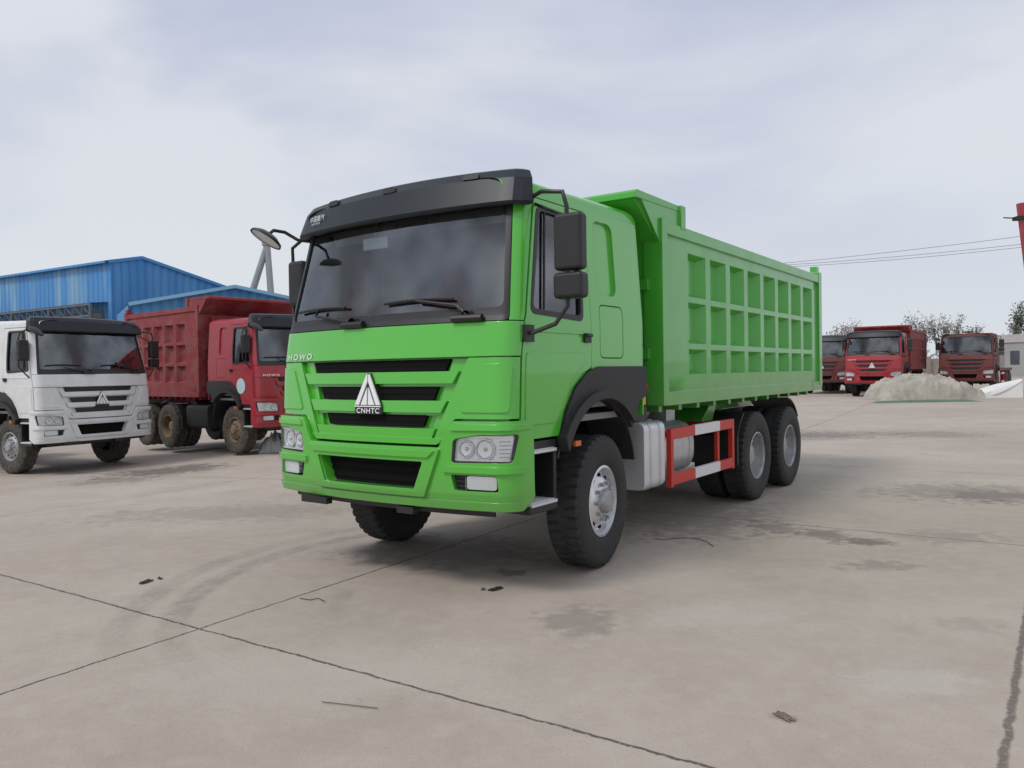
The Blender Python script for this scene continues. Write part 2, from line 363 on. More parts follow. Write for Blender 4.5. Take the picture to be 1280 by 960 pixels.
        mb=MB(); SH(mb,h2,FM(.022),.04,[inn]); build('lamp_bezel',mb,BK,h)
    # ---- emblem and lettering
    if o.get('logo',True):
        mb=MB()
        mb.sheet([(-.142,1.298),(.142,1.298),(.142,1.358),(.018,1.606),(-.018,1.606),(-.142,1.358)],FM(.016),.05,(),.05,0)
        em=build('emblem',mb,BK,r)
        mb=MB()
        for s in(1,-1):
            mb.sheet([(s*.132,1.368),(s*.090,1.368),(s*.0045,1.545),(s*.0045,1.600),(s*.014,1.600)],FM(.028),.014,(),0,0)
            mb.sheet([(s*.072,1.368),(s*.0065,1.368),(s*.0065,1.500)],FM(.026),.012,(),0,0)
        mb.sheet([(-.136,1.353),(.136,1.353),(.136,1.361),(-.136,1.361)],FM(.028),.014,(),0,0)
        build('emblem_peak',mb,M['wl'],em)
        if hi:
            v,f=textverts('CNHTC',.055,1.12); mb=MB(); mb.add([S(p[0]*1.18,1.306+p[1],.020) for p in v],f); build('emblem_lettering',mb,M['wl'],em,smooth=False)
        v,f=textverts('HOWO',.082,1.35,.02); mb=MB(); mb.add([S(-.90+p[0]*1.15,1.728+p[1]*.80,.010) for p in v],f); build('front_lettering',mb,M['letter'],r,smooth=False)
    # ---- windscreen
    wpoly=rp([(-1.135,2.045),(1.135,2.045),(1.095,2.87),(-1.095,2.87)],.06,5)
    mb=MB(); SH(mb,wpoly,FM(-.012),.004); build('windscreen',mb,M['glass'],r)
    mb=MB(); SH(mb,rp([(-1.165,1.962),(1.165,1.962),(1.125,2.89),(-1.125,2.89)],.03,4),FM(.002),.03,[rp([(-1.12,2.055),(1.12,2.055),(1.08,2.86),(-1.08,2.86)],.06,5)])
    build('windscreen_surround',mb,BK,r)
    # ---- cab shell
    mb=MB()
    for s in(1,-1):
        SH(mb,[(s*u,v) for u,v in [(1.170,1.962),(AE,1.962),(AE,2.90),(1.130,2.90)]],FM(0),.05)
        bl=rect(.02,.35,2.22,2.83,.09,5); ht=rect(.03,.44,1.70,2.14,.06,4)
        q=[(-.112,1.60),(-.112,2.875),(fx(2.87),2.875),(fx(2.9),2.905),(.80,2.905),(.82,2.85),(.82,1.60)]
        SH(mb,q,SM(-s),.03,[bl,ht])
        SH(mb,rect(-.02,.39,2.18,2.87),SM(-s,-.028),.01)
        SH(mb,rect(.038,.432,1.708,2.132,.055,4),SM(-s,-.001),.02)
    SH(mb,rect(-AE,AE,2.875,3.02),FM(-.01),.02)
    rings=[];xs=[-1.06,-1.0,-.9,-.82,-.6,-.3,0,.4,.7,.76,.80,.82]; nn=28; W0=HWD*wz(2.9)
    for x in xs:
        W=W0-(.5*max(0,(-.82-x)) if x<-.82 else 0)
        h=.125+.05*(x+1.04)/1.86; 
        if x>.75: h-= {.76:.01,.80:.035,.82:.08}.get(x,0)
        for k in range(nn+1):
            th=PI*k/nn; c=math.cos(th); sn=math.sin(th)
            rings.append((x,-W*math.copysign(abs(c)**.42,c),2.90+h*abs(sn)**.42))
    n=nn+1; fs=[(i*n+k,i*n+k+1,(i+1)*n+k+1,(i+1)*n+k) for i in range(len(xs)-1) for k in range(nn)]
    fs.append(tuple(range((len(xs)-1)*n,len(xs)*n))); mb.add(rings,fs)
    mb.prism([(-HWD,1.2),(-HWD,2.0),(-W0,2.905),(W0,2.905),(HWD,2.0),(HWD,1.2)],lambda u,v,d:(d,u,v),.80,.818)
    cab=build('cab',mb,P,r)
    for s in(-1,1):
        mb=MB()
        SH(mb,[(fx(1.15)-.03,1.15),(-.55,1.15),(-.3,1.5),(.46,1.6),(.46,2.16),(-.07,2.20),(-.07,2.88),(fx(2.88)-.02,2.88),(fx(2.0)-.03,2.0)],SM(s,-.030),.01,[rp([(fx(2.03)+.04,2.01),(-.24,1.98),(-.21,2.3),(-.225,2.82),(fx(2.80)+.035,2.82)],.06,5)])
        build('door_gap_shade',mb,M['void'],r)  # black backing sheet that paints shade into the gaps around the door
    mb=MB()   # liner
    mb.span((.60,-1.1,1.3),(.62,1.1,2.86)); mb.span((-.95,-1.08,2.85),(.6,1.08,2.87)); mb.span((-1.1,-1.15,1.2),(.6,1.15,1.25))
    for s in(1,-1): mb.span((-.1,s*1.12,1.3),(.6,s*1.10,2.86)); mb.span((-1.0,s*1.155,1.3),(-.1,s*1.15,2.0))
    build('cab_liner',mb,M['liner'],r)
    mb=MB(); mb.prism([(-1.18,1.55),(-1.20,1.93),(-.98,1.98),(-.72,1.93),(-.66,1.75),(-.72,1.5)],lambda u,v,d:(u,d,v),-1.08,1.08)
    mb.prism([(-.95,1.96),(-.86,2.05),(-.70,2.02),(-.68,1.9)],lambda u,v,d:(u,d,v),-.85,-.25)
    build('dashboard',mb,M['dash'],r,bevel=.015)
    if hi:
        mb=MB(); mb.box((-.93,.35,2.68),(.03,.28,.10)); mb.tube([(-.94,.35,2.72),(-.92,.35,2.86)],.012); build('interior_mirror',mb,M['mface'],r,bevel=.01)
        for s in(-1,1): mb=MB(); mb.box((-.86,s*.55,2.78),(.03,.75,.13),rot=Matrix.Rotation(R(-25),3,'Y')); build('sun_blind',mb,M['liner'],r,bevel=.01)
    mb=MB(); ring=[]
    for k in range(29):
        a=2*PI*k/28; ring.append((-.60+.10*math.sin(a)*1.0,-.55+.23*math.cos(a),2.03+.19*math.sin(a)))
    mb.tube(ring,.016,8,cap=False)
    mb.tube([(-.60,-.55,2.03),(-.78,-.55,1.88)],.035); mb.tube([(-.6,-.77,2.03),(-.6,-.33,2.03)],.014); build('steering_wheel',mb,BK,r)
    for y in(-.58,.58):
        mb=MB(); mb.box((.02,y,1.62),(.5,.5,.2)); mb.box((.27,y,2.03),(.16,.48,.78),rot=Matrix.Rotation(R(10),3,'Y')); mb.box((.35,y,2.50),(.1,.26,.2))
        build('seat',mb,M['seat'],r,bevel=.04)
    # ---- doors
    for s in(-1,1):
        dp=[(fx(1.12),1.12),(-.63,1.12),(-.55,1.30),(-.40,1.48),(-.20,1.60),(-.122,1.63),(-.122,2.866)]
        dp+=[(fx(z)+.006,z) for z in (2.866,2.5,2.0,1.95,1.72,1.4)]
        dp=rp(dp,.015,2)
        wp=rp([(fx(2.03)+.06,2.03),(-.26,2.00),(-.235,2.3),(-.25,2.80),(fx(2.80)+.055,2.80)],.06,5)
        mb=MB(); SH(mb,dp,SM(s,.004),.026,[wp])
        SH(mb,[(fx(1.9)+.03,1.885),(-.16,1.885),(-.16,1.905),(fx(1.9)+.03,1.905)],SM(s,.012),.010)
        SH(mb,rp([(fx(1.3)+.05,1.22),(-.66,1.22),(-.58,1.36),(-.42,1.55),(-.24,1.66),(-.24,1.74),(fx(1.7)+.05,1.74)],.05,4),SM(s,.011),.008)
        d=build('door',mb,P,r)
        fr=rp([(fx(2.03)+.045,2.015),(-.245,1.985),(-.22,2.3),(-.235,2.815),(fx(2.80)+.04,2.815)],.07,5)
        wi=rp([(fx(2.03)+.085,2.055),(-.28,2.03),(-.26,2.3),(-.275,2.78),(fx(2.80)+.075,2.78)],.05,5)
        mb=MB(); SH(mb,fr,SM(s,.008),.02,[wi])
        mb.tube([(-.80,s*(HWD*wz(2.05)),2.05),(-.70,s*(HWD*wz(2.78)),2.78)],.010,6)
        build('window_frame',mb,BK,d)
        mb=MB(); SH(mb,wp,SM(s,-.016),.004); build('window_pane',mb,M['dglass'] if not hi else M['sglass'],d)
        mb=MB(); mb.box((-.20,s*(HWD+.012),1.86),(.10,.03,.075)); mb.box((-.20,s*(HWD+.035),1.88),(.09,.02,.025)); build('handle',mb,BK,d,bevel=.006)
        if o.get('decal') and s==1:
            mb=MB(); mb.sheet([(-.6+.17*math.cos(a),1.52+.17*math.sin(a)) for a in [2*PI*k/24 for k in range(24)]],SM(s,.016),.004,(),0,0); build('round_decal',mb,M['decal'],d)
    # ---- visor
    if o.get('visor',True):
        mb=MB(); rows=[(2.790,.045),(2.792,.080),(2.812,.098),(2.990,.070),(3.055,.030),(3.078,-.03),(3.090,-.14),(3.10,-.30)]; A0=AE-.06; na=54
        vs=[]
        for z,off in rows:
            for i in range(na+1):
                a=-A0+2*A0*i/na; zz=z+(.018*(1-(a/A0)**2) if z>2.9 else 0)
                vs.append(S(a,zz,off))
        n=na+1; mb.add(vs,[(j*n+i,j*n+i+1,(j+1)*n+i+1,(j+1)*n+i) for j in range(len(rows)-1) for i in range(na)])
        base=[S(-A0+2*A0*i/na,2.80,.0) for i in range(na+1)]; mb.add(vs[:n]+base,[(i,i+1,n+i+1,n+i) for i in range(na)])
        for s in(0,na): 
            idx=[vs[j*n+s] for j in range(len(rows))]; mb.add(idx+[base[s]],[tuple(range(len(rows)+1))])
        vi=build('sun_visor',mb,o.get('visormat',M['visor']),r,sharp=12)
        for u in((-.72,0,.80) if hi else (-.8,.8)):
            mb=MB(); 
            mb.sheet(rp([(u-.075,3.01),(u+.075,3.01),(u+.06,3.055),(u-.06,3.055)],.02,3),FM(.078),.05,(),0,0); build('marker_lamp',mb,BK,vi)
        if hi:
            v,f=textverts('中国重汽',.058,1.0,.015); mb=MB(); mb.add([S(-.90+p[0],2.902+p[1],.098) for p in v],f); build('visor_lettering',mb,M['faint'],vi,smooth=False)
            v,f=textverts('SINOTRUK',.026,1.1); mb=MB(); mb.add([S(-.90+p[0],2.870+p[1],.100) for p in v],f); build('visor_small_lettering',mb,M['faint'],vi,smooth=False)
    # ---- wipers
    for piv,b0,b1 in ((-.22,-1.02,-.36),(.86,.08,.72)):
        mb=MB(); mb.tube([S(piv,2.0,.03),S((piv+b0+b1)/2*.9+.02,2.08,.045),S((b0+b1)/2,2.135,.035)],.011,6)
        mb.tube([S(b0+(b1-b0)*k/6,2.13+.012*math.sin(k*.5),.018) for k in range(7)],.011,6)
        mb.tube([S(piv-.12,1.985,.03),S(piv+.12,1.985,.03)],.028,8); mb.lathe([(.04,-.03),(.045,.02),(0,.03)],12,c=S(piv,2.0,.02),axis='X')
        build('wiper',mb,BK,r)
    # ---- mirrors
    mb=MB(); ym=-1.53
    mb.tube([(-.90,-1.14,2.84),(-.95,-1.30,2.87),(-.96,ym+.05,2.84),(-.96,ym+.02,2.74),(-.96,ym+.02,2.05),(-.98,-1.42,1.93),(-1.04,-1.26,1.87)],.016,8)
    mb.tube([(-.82,-1.14,2.83),(-.84,-1.38,2.72),(-.88,ym-.02,2.66),(-.90,ym-.05,2.5),(-.92,ym-.02,2.1)],.012,8)
    mb.box((-1.04,-1.225,1.87),(.10,.05,.12))
    mr=build('mirror_arm',mb,BK,r)
    mb=MB(); mb.box((-.95,ym,2.49),(.11,.22,.39)); build('mirror_housing',mb,BK,mr,bevel=.03)
    mb=MB(); mb.box((-.95,ym,2.19),(.12,.23,.18)); build('mirror_housing',mb,BK,mr,bevel=.03)
    mb=MB(); mb.box((-.892,ym,2.49),(.006,.18,.35)); build('mirror_face',mb,M['chrome'],mr)
    mb=MB(); mb.box((-.888,ym,2.19),(.004,.18,.13)); build('mirror_face',mb,M['chrome'],mr)
    mb=MB(); mb.tube([(-.92,1.14,2.78),(-1.0,1.25,2.80),(-1.10,1.30,2.86),(-1.22,1.30,2.86),(-1.30,1.29,2.80)],.015,8)
    mb.tube([(-.95,1.22,2.82),(-.97,1.36,2.74),(-.95,1.38,2.62),(-.95,1.38,2.1),(-1.0,1.22,1.9)],.015,8)
    m2=build('mirror_arm',mb,BK,r)
    mb=MB(); mb.box((-.95,1.30,2.42),(.11,.20,.40)); build('mirror_housing',mb,BK,m2,bevel=.035)
    rot=Matrix.Rotation(R(-34),3,'Y')@Matrix.Rotation(R(14),3,'X')
    if hi: rot=Matrix.Rotation(R(30),3,'Y')@Matrix.Rotation(R(14),3,'X')
    mb=MB(); t=MB(); t.lathe([(0,.05),(.09,.04),(.14,.01),(.145,-.01)],28,axis='Z'); mb.add([rot@Vector(p)+Vector((-1.33,1.26,2.77)) for p in t.v],t.f)
    build('mirror_housing',mb,BK,m2)
    mb=MB(); t=MB(); t.lathe([(.132,-.008),(.09,-.022),(0,-.03)],28,axis='Z'); mb.add([rot@Vector(p)+Vector((-1.33,1.26,2.77)) for p in t.v],t.f)
    build('mirror_face',mb,M['mface'],m2)
    # ---- wheel arches
    for s in(-1,1):
        arc=[(.66*math.cos(R(a)),.72+.66*math.sin(R(a))) for a in range(36,152,8)]
        po=[(-.61,1.06),(-.55,1.28),(-.42,1.46),(-.22,1.59),(.0,1.635),(.79,1.635),(.825,1.60),(.825,1.37),(.68,1.33)]+arc
        mb=MB(); mb.sheet(po,SM(s,.030),.10,(),0,0)
        lip=[(.75*math.cos(R(a)),.72+.73*math.sin(R(a))) for a in range(36,156,8)]
        mb.sheet(lip+[( .655*math.cos(R(a)),.72+.655*math.sin(R(a))) for a in range(155,35,-8)],SM(s,.075),.09,(),0,0)
        o1=[(.67*math.cos(R(a)),.72+.67*math.sin(R(a))) for a in range(8,165,8)]; o2=[(.65*math.cos(R(a)),.72+.65*math.sin(R(a))) for a in range(160,7,-8)]
        mb.prism(o1+o2,lambda u,v,d:(u,s*d,v),.80,1.20)
        f=build('fender',mb,M['fender'] if hi else BK,r)
        mb=MB(); mb.span((-.50,s*1.262,1.03),(-.42,s*1.285,1.07)); build('side_marker',mb,M['amber'],f)
    # ---- steps
    for s in(-1,1):
        mb=MB()
        mb.prism([(-1.06,1.10),(-.64,1.10),(-.60,.85),(-.66,.60),(-1.0,.60),(-1.06,.66)],lambda u,v,d:(u,s*d,v),.86,.90)
        mb.span((-1.05,s*.88,.60),(-1.0,s*1.18,1.10)); mb.span((-.68,s*.88,.58),(-.64,s*1.20,1.10)); mb.span((-1.03,s*.88,.58),(-.66,s*1.22,.64)); mb.span((-1.03,s*.88,1.0),(-.66,s*1.20,1.10))
        st=build('step_box',mb,BK,r,bevel=.01)
        for z in(.645,1.025):
            mb=MB(); mb.box((-.845,s*1.13,z),(.34,.19,.022)); 
            for k in range(6): mb.box((-.845,s*(1.06+.028*k),z+.013),(.32,.008,.008))
            build('step_tread',mb,M['alu'],st)
    # ---- chassis
    axr=o.get('axles',(3.9,5.27)); xe=axr[-1]+.9
    mb=MB()
    for y in(-.42,.42): mb.span((-1.05,y-.04,.74),(xe,y+.04,1.04))
    for x in(-.9,.9,1.7,2.6,3.3,4.6,5.7): 
        if x<xe: mb.span((x-.04,-.4,.80),(x+.04,.4,1.0))
    mb.span((-.9,-.36,.62),(.75,.36,1.45)); mb.tube([(.75,0,.85),(axr[0]-.3,0,.72)],.07,12); mb.tube([(.7,0,.88),(1.5,0,.85)],.2,14)
    mb.span((-1.12,-1.0,.66),(-1.02,1.0,.98)); mb.span((-1.14,-.35,.55),(-1.0,.35,.66)); mb.tube([(-.35,-.9,.52),(-.35,.9,.52)],.03)
    mb.tube([(.95,-.75,.75),(1.3,-.75,.60),(2.2,-.6,.60)],.06,8)
    for y in(-.42,.42):
        mb.prism([(-.85,.62),(-.4,.52),(0,.50),(.4,.52),(.85,.62),(.85,.68),(.4,.58),(0,.56),(-.4,.58),(-.85,.68)],lambda u,v,d:(u,d,v),y-.045,y+.045)
        for w in((axr[0]+axr[-1])/2,):
            if len(axr)>1: mb.prism([(w-.75,.56),(w,.80),(w+.75,.56),(w+.75,.64),(w,.94),(w-.75,.64)],lambda u,v,d:(u,d*1.15,v),y-.05,y+.05)
    build('chassis',mb,M['dark'],r)
    mb=MB(); mb.tube([(0,-1.0,.52),(0,1.0,.52)],.065,10); mb.tube([(0,-.9,.54),(0,-.98,.54)],.2,16); mb.tube([(-.05,.74,.54),(-.1,.9,.54)],.2,16); build('front_axle',mb,M['dark'],r)
    for x in axr:
        mb=MB(); mb.tube([(x,-1.0,.54),(x,-.3,.56),(x,.3,.56),(x,1.0,.54)],.085,12)
        mb.lathe([(0,-.17),(.15,-.15),(.24,-.03),(.24,.03),(.15,.15),(0,.17)],18,c=(x,0,.56)); build('drive_axle',mb,M['dark'],r)
    for s in(-1,1):
        wheel(r,0,s,'front',o)
        for x in axr: wheel(r,x,s,'rear',o)
    # ---- behind cab
    mb=MB(); mb.lathe([(0,-.02),(.17,0),(.17,.5),(.14,.54),(0,.56)],20,c=(.98,-.92,1.38),axis='Z'); mb.tube([(.98,-.92,1.9),(.98,-.92,2.35),(.9,-.92,2.5)],.075,12); mb.span((.86,-1.1,1.12),(1.12,-.55,1.36))
    mb.tube([(.95,-.6,1.1),(.95,-.5,1.9),(.95,.4,2.0)],.04,8); build('air_filter',mb,BK,r)
    if hi:
        mb=MB(); mb.box((.93,-1.14,1.33),(.10,.04,.10)); mb.tube([(.88,-1.12,1.55),(1.02,-1.13,1.52),(1.1,-1.12,1.4)],.012,6,1); build('service_canister',mb,[M['yellow'],M['redp']],r,bevel=.01)
        for k in range(3):
            mb=MB(); mb.tube([(.86,-1.0+.05*k,1.25-.03*k),(1.0,-1.06+.05*k,1.17-.02*k),(1.2,-.98+.05*k,1.20),(1.5,-.7,1.12),(2.6,-.5,1.06)],.012,6); build('air_hose',mb,BK,r)
    if o.get('tank',True):
        def rtank(x0,x1,s,y0,y1,z0,z1,rr,mt,nm):
            mb=MB(); poly=rp([(y0,z0),(y1,z0),(y1,z1),(y0,z1)],rr,6); mb.prism(poly,lambda u,v,d:(d,s*u,v),x0,x1)
            t=build(nm,mb,mt,r,bevel=.012)
            for xx in (x0+.12,x1-.12):
                mb=MB()
                pl=[(a[0],a[1]) for a in rp([(y0-.006,z0-.006),(y1+.006,z0-.006),(y1+.006,z1+.006),(y0-.006,z1+.006)],rr,6)]
                mb.prism(pl,lambda u,v,d:(d,s*u,v),xx-.02,xx+.02); build('strap',mb,M['steel'],t)
            return t
        rtank(.86,1.30,-1,.70,1.20,.50,1.12,.08,M['alu'],'metal_box')
        t=rtank(1.42,2.35,-1,.56,1.06,.52,1.06,.22,M['steel'],'fuel_tank')
        mb=MB(); mb.lathe([(.06,0),(.06,.05),(0,.06)],16,c=(1.6,-.85,1.055),axis='Z'); mb.lathe([(0,-.2),(.13,-.18),(.13,.18),(0,.2)],20,c=(1.75,-.62,1.18),axis='X'); mb.box((2.15,-.78,1.12),(.22,.2,.12)); build('air_tank',mb,M['steel'],r,sharp=30)
        rtank(1.0,2.1,1,.60,1.15,.52,1.08,.12,M['steel'],'fuel_tank')
        for s in(-1,1):
            mb=MB(); x0,x1=1.38,3.12; y=s*1.20
            for x in(x0+.03,x1-.03): mb.box((x,y,.75),(.06,.05,.56),0); mb.box((x,s*.84,.98),(.05,.68,.05),0)
            mb.box((2.72,y-s*.03,.75),(.05,.04,.46),0)
            for z in(.98,.54):
                for a,b,mi in((x0+.06,1.98,0),(1.98,2.68,1),(2.68,x1-.06,0)): mb.box(((a+b)/2,y+s*.004,z),(b-a,.04,.105),mi)
            build('side_guard',mb,[M['redp'],M['whitep']],r)
    elif o.get('dtank'):
        for s in(-1,1):
            mb=MB(); mb.prism(rp([(.6,.52),(1.15,.52),(1.15,1.08),(.6,1.08)],.12,5),lambda u,v,d:(d,s*u,v),1.0,2.0); build('fuel_tank',mb,M['dark'],r,bevel=.01)
    # ---- rear mudguards
    for s in(-1,1):
        for k,x in enumerate(axr):
            mb=MB(); a0,a1=(125,165) if k==0 else (35,85)
            if len(axr)==1: a0,a1=20,160
            o1=[(x+.66*math.cos(R(a)),.54+.66*math.sin(R(a))) for a in range(a0,a1+1,10)]; o2=[(x+.64*math.cos(R(a)),.54+.64*math.sin(R(a))) for a in range(a1,a0-1,-10)]
            mb.prism(o1+o2,lambda u,v,d:(u,s*d,v),.62,1.20)
            if k==0: mb.span((x-.72,s*.62,.50),(x-.69,s*1.24,.82))
            build('mudguard',mb,BK,r)
    # ---- bed
    if o.get('bed'):
        zb,zt,x0,x1=1.29,o['bed'],1.17,o.get('bedend',6.92); BP=o['bedpaint']; YB=1.225
        mb=MB(); mb.span((x0+.05,-1.10,zb),(x1-.05,1.10,zb+.06)); mb.span((x0,-1.15,zb),(x0+.05,1.15,zt+.16))
        for y in(-.9,-.45,0,.45,.9): mb.span((x0-.07,y-.05,zb),(x0,y+.05,zt-.25))
        for z in(1.75,2.4): mb.span((x0-.045,-1.12,z-.05),(x0,1.12,z+.05))
        for y in(-.45,.45): mb.span((x0+.1,y-.06,1.06),(x1-.1,y+.06,zb))
        for k in range(12): xx=x0+.25+k*(x1-x0-.5)/11; mb.span((xx-.04,-1.1,1.19),(xx+.04,1.1,zb))
        bed=build('dump_bed',mb,BP,r)
        NC=o.get('cols',8); gx0,gx1=x0+.60,x1-.36
        rowz=o.get('rows',[(1.55,1.80),(1.86,2.27),(2.33,2.76)])
        for s in(-1,1):
            mb=MB(); pitch=(gx1-gx0)/NC; hg=.060*pitch/.55
            cx=[x0,gx0-.02]+[v for k in range(NC) for v in (gx0+k*pitch+hg,gx0+(k+1)*pitch-hg)]+[gx1+.02,x1]
            cz=[zb]+[v for a in rowz for v in a]+[zt]
            dep=.090; ins=.085
            for i in range(len(cx)-1):
                for j in range(len(cz)-1):
                    a,b,c,d=cx[i],cx[i+1],cz[j],cz[j+1]
                    if a==b: continue
                    hole=(j%2==1) and i>=2 and (i%2==0) and i<2+2*NC
                    q=[(a,c),(b,c),(b,d),(a,d)]
                    if not hole: mb.add([(u,s*YB,v) for u,v in q],[(0,1,2,3)])
                    else:
                        ii=min(ins,(b-a)*.3); q2=[(a+ii,c+.04),(b-ii,c+.04),(b-ii,d-.04),(a+ii,d-.04)]
                        mb.add([(u,s*YB,v) for u,v in q]+[(u,s*(YB-dep),v) for u,v in q2],[(0,1,5,4),(1,2,6,5),(2,3,7,6),(3,0,4,7),(4,5,6,7)])
            mb.add([(x0,s*(YB-.14),zb),(x1,s*(YB-.14),zb),(x1,s*(YB-.14),zt),(x0,s*(YB-.14),zt)],[(0,1,2,3)])
            mb.add([(x0,s*YB,zb),(x0,s*(YB-.14),zb),(x0,s*(YB-.14),zt),(x0,s*YB,zt)],[(0,1,2,3)]); mb.add([(x1,s*YB,zb),(x1,s*(YB-.14),zb),(x1,s*(YB-.14),zt),(x1,s*YB,zt)],[(0,1,2,3)])
            mb.span((x0,s*(YB-.15),zt-.11),(x1+.02,s*(YB+.03),zt)); mb.span((x0,s*(YB-.17),zb-.03),(x1-.15,s*(YB+.025),zb+.10))
            mb.span((x0-.015,s*(YB-.16),zb-.02),(x0+.10,s*(YB+.035),zt+.02)); mb.span((x1-.14,s*(YB-.16),zb+.05),(x1+.015,s*(YB+.035),zt+.05))
            mb.prism([(x1-.5,zb-.03),(x1-.0,zb-.03),(x1+.06,zb+.10),(x1-.5,zb+.10)],lambda u,v,d:(u,s*d,v),1.12,YB+.028)
            mb.span((x1-.12,s*(YB-.1),zt+.05),(x1-.0,s*(YB-.0),zt+.14))
            build('side_panel',mb,BP,bed)
        mb=MB(); mb.span((x1-.02,-1.07,zb+.03),(x1+.04,1.07,zt-.02))
        for y in(-.8,-.27,.27,.8): mb.span((x1+.04,y-.06,zb+.05),(x1+.10,y+.06,zt-.05))
        build('tailgate',mb,BP,bed)
        zc=zt+.20; xc=.66
        mb=MB(); mb.prism([(xc,zc-.02),(xc+.02,zc+.0),(x0+.50,zc),(x0+.50,zc-.05),(xc,zc-.07)],lambda u,v,d:(u,d,v),-1.24,1.24)
        mb.prism([(xc+.03,zc-.06),(x0+.0,zt-.20),(x0+.05,zt-.20),(xc+.12,zc-.05)],lambda u,v,d:(u,d,v),-1.20,1.20)
        for s in(-1,1):
            mb.prism([(x0-.0,zt-.22),(xc+.10,zc-.05),(x0+.50,zc-.04),(x0+.54,zt-.0),(x0+.2,zt-.1)],lambda u,v,d:(u,s*d,v),1.19,1.235)
            mb.prism([(x0+.43,zt-.02),(x0+.54,zt-.02),(x0+.54,zc+.005),(x0+.43,zc+.005)],lambda u,v,d:(u,s*d,v),1.10,1.26)
        mb.prism([(x0+.45,zt-.1),(x0+.50,zt-.1),(x0+.50,zc-.01),(x0+.45,zc-.01)],lambda u,v,d:(u,d,v),-1.2,1.2)
        build('canopy',mb,BP,bed)
        mb=MB(); mb.tube([(1.45,0,.9),(1.45,0,2.0),(1.3,0,2.7)],.09,14); build('hoist_ram',mb,M['dark'],r)
        for s in(-1,1):
            mb=MB(); mb.prism([(axr[0]-.95,1.0),(axr[0]-.55,1.27),(axr[0]-.4,1.27),(axr[0]-.6,1.0)],lambda u,v,d:(u,s*d,v),.5,.9); build('bed_bracket',mb,BP,r)
    elif o.get('fifth',False):
        mb=MB(); mb.span((1.0,-.5,1.04),(xe,.5,1.10)); mb.lathe([(0,1.2),(.45,1.19),(.48,1.12),(.45,1.1)],24,c=((axr[0]+axr[-1])/2,0,0),axis='Z'); build('coupling_plate',mb,M['dark'],r)
    if o.get('flat'):
        mb=MB(); mb.span((1.05,-1.2,1.1),(6.6,1.2,1.25)); mb.span((1.05,-1.2,1.25),(1.12,1.2,2.3))
        for y in(-1.15,-.6,0,.6,1.15): mb.span((1.0,y-.04,1.2),(1.05,y+.04,2.3))
        build('flat_bed',mb,o['bedpaint'],r,bevel=.01)
        mb=MB(); mb.box((-.5,0,3.12),(.2,.5,.08)); build('roof_beacon',mb,M['black'],r,bevel=.02)
    return r

hi=dict(paint=M['green'],bedpaint=M['greenbed'],bed=2.99,rubber=M['rubber'],rim=M['rim'],rimr=M['rimg'],seg=160,hi=True,steer=6,du=.06,dv=.09)
truck('dump_truck','large bright green dump truck with black sun visor standing in the middle of the yard',(-.284,7.07,0),(.578,.816),hi)
bg=dict(rubber=M['rubberd'],rim=M['rimd'],rimr=M['rimd'],seg=60,du=.15,dv=.3)
def place(x,y): return (x,y,gz(x,y))
truck('tractor_truck','white truck with black visor parked at the left edge of the yard',place(-9.50,16.49),(-.88,.475),dict(bg,paint=M['white'],fifth=True,tank=False,rim=M['rimg'],rimr=M['rimg'],axles=(3.2,4.55)))
truck('dump_truck','dusty red dump truck between the white truck and the green truck, muddy front wheel',place(-5.55,18.35),(-.76,.65),dict(bg,paint=M['red'],bedpaint=M['redbed'],bed=3.38,bedend=5.0,axles=(2.75,4.0),rows=[(1.6,2.0),(2.06,2.5),(2.56,3.0)],cols=5,decal=True,tank=False,dtank=True))
rg='red trucks parked at the far right of the yard'
truck('dump_truck','bright red dump truck at the far right, left of the dark flatbed cab',place(17.6,37.7),(.58,.815),dict(bg,paint=M['red2'],bedpaint=M['redbed'],bed=3.20,bedend=6.2,rubber=M['rubber'],group=rg))
truck('dump_truck','faded red truck half hidden behind the rear end of the green truck',place(17.3,42.9),(.58,.815),dict(bg,paint=M['redold'],bedpaint=M['redbed'],bed=3.0,group=rg))
truck('flatbed_truck','old dark red flatbed truck at the far right behind the tarpaulin heap',place(23.7,40.6),(.62,.785),dict(bg,paint=M['redold'],bedpaint=M['redold'],flat=True,visor=False,logo=False,group=rg))

# ------------------------------------------------------------------ ground
xs=sorted(set([-600,-400,-250,-150,-100,-70,-50,-35,-28]+[-24+.75*i for i in range(0,80)]+[40,50,60,80,110,160,250,400,600]))
ys=sorted(set([-60,-30,-15,-8]+[-4+.75*i for i in range(0,70)]+[50,58,70,90,120,170,250,400,700,1200]))
mb=MB(); n=len(ys); mb.add([(x,y,gz(x,y)) for x in xs for y in ys],[(i*n+j,(i+1)*n+j,(i+1)*n+j+1,i*n+j+1) for i in range(len(xs)-1) for j in range(n-1)])
m,t,N,L,b=nt('yard_concrete')
tc=N.new('ShaderNodeTexCoord'); POS=tc.outputs['Object']
def noi(scale,det=5,rough=.55,dist=0):
    k=N.new('ShaderNodeTexNoise'); k.inputs['Scale'].default_value=scale; k.inputs['Detail'].default_value=det; k.inputs['Roughness'].default_value=rough; k.inputs['Distortion'].default_value=dist; L.new(POS,k.inputs['Vector']); return k.outputs['Fac']
def mth(op,a,bb=None,c=None,clamp=False):
    k=N.new('ShaderNodeMath'); k.operation=op; k.use_clamp=clamp
    for i,v in enumerate((a,bb,c)):
        if v is None: continue
        if isinstance(v,(int,float)): k.inputs[i].default_value=v
        else: L.new(v,k.inputs[i])
    return k.outputs[0]
def mrange(v,a,b_,c=0,d=1,smooth=True):
    k=N.new('ShaderNodeMapRange'); 
    if smooth: k.interpolation_type='SMOOTHSTEP'
    for i,x in zip(('From Min','From Max','To Min','To Max'),(a,b_,c,d)): k.inputs[i].default_value=x
    L.new(v,k.inputs['Value']); return k.outputs['Result']
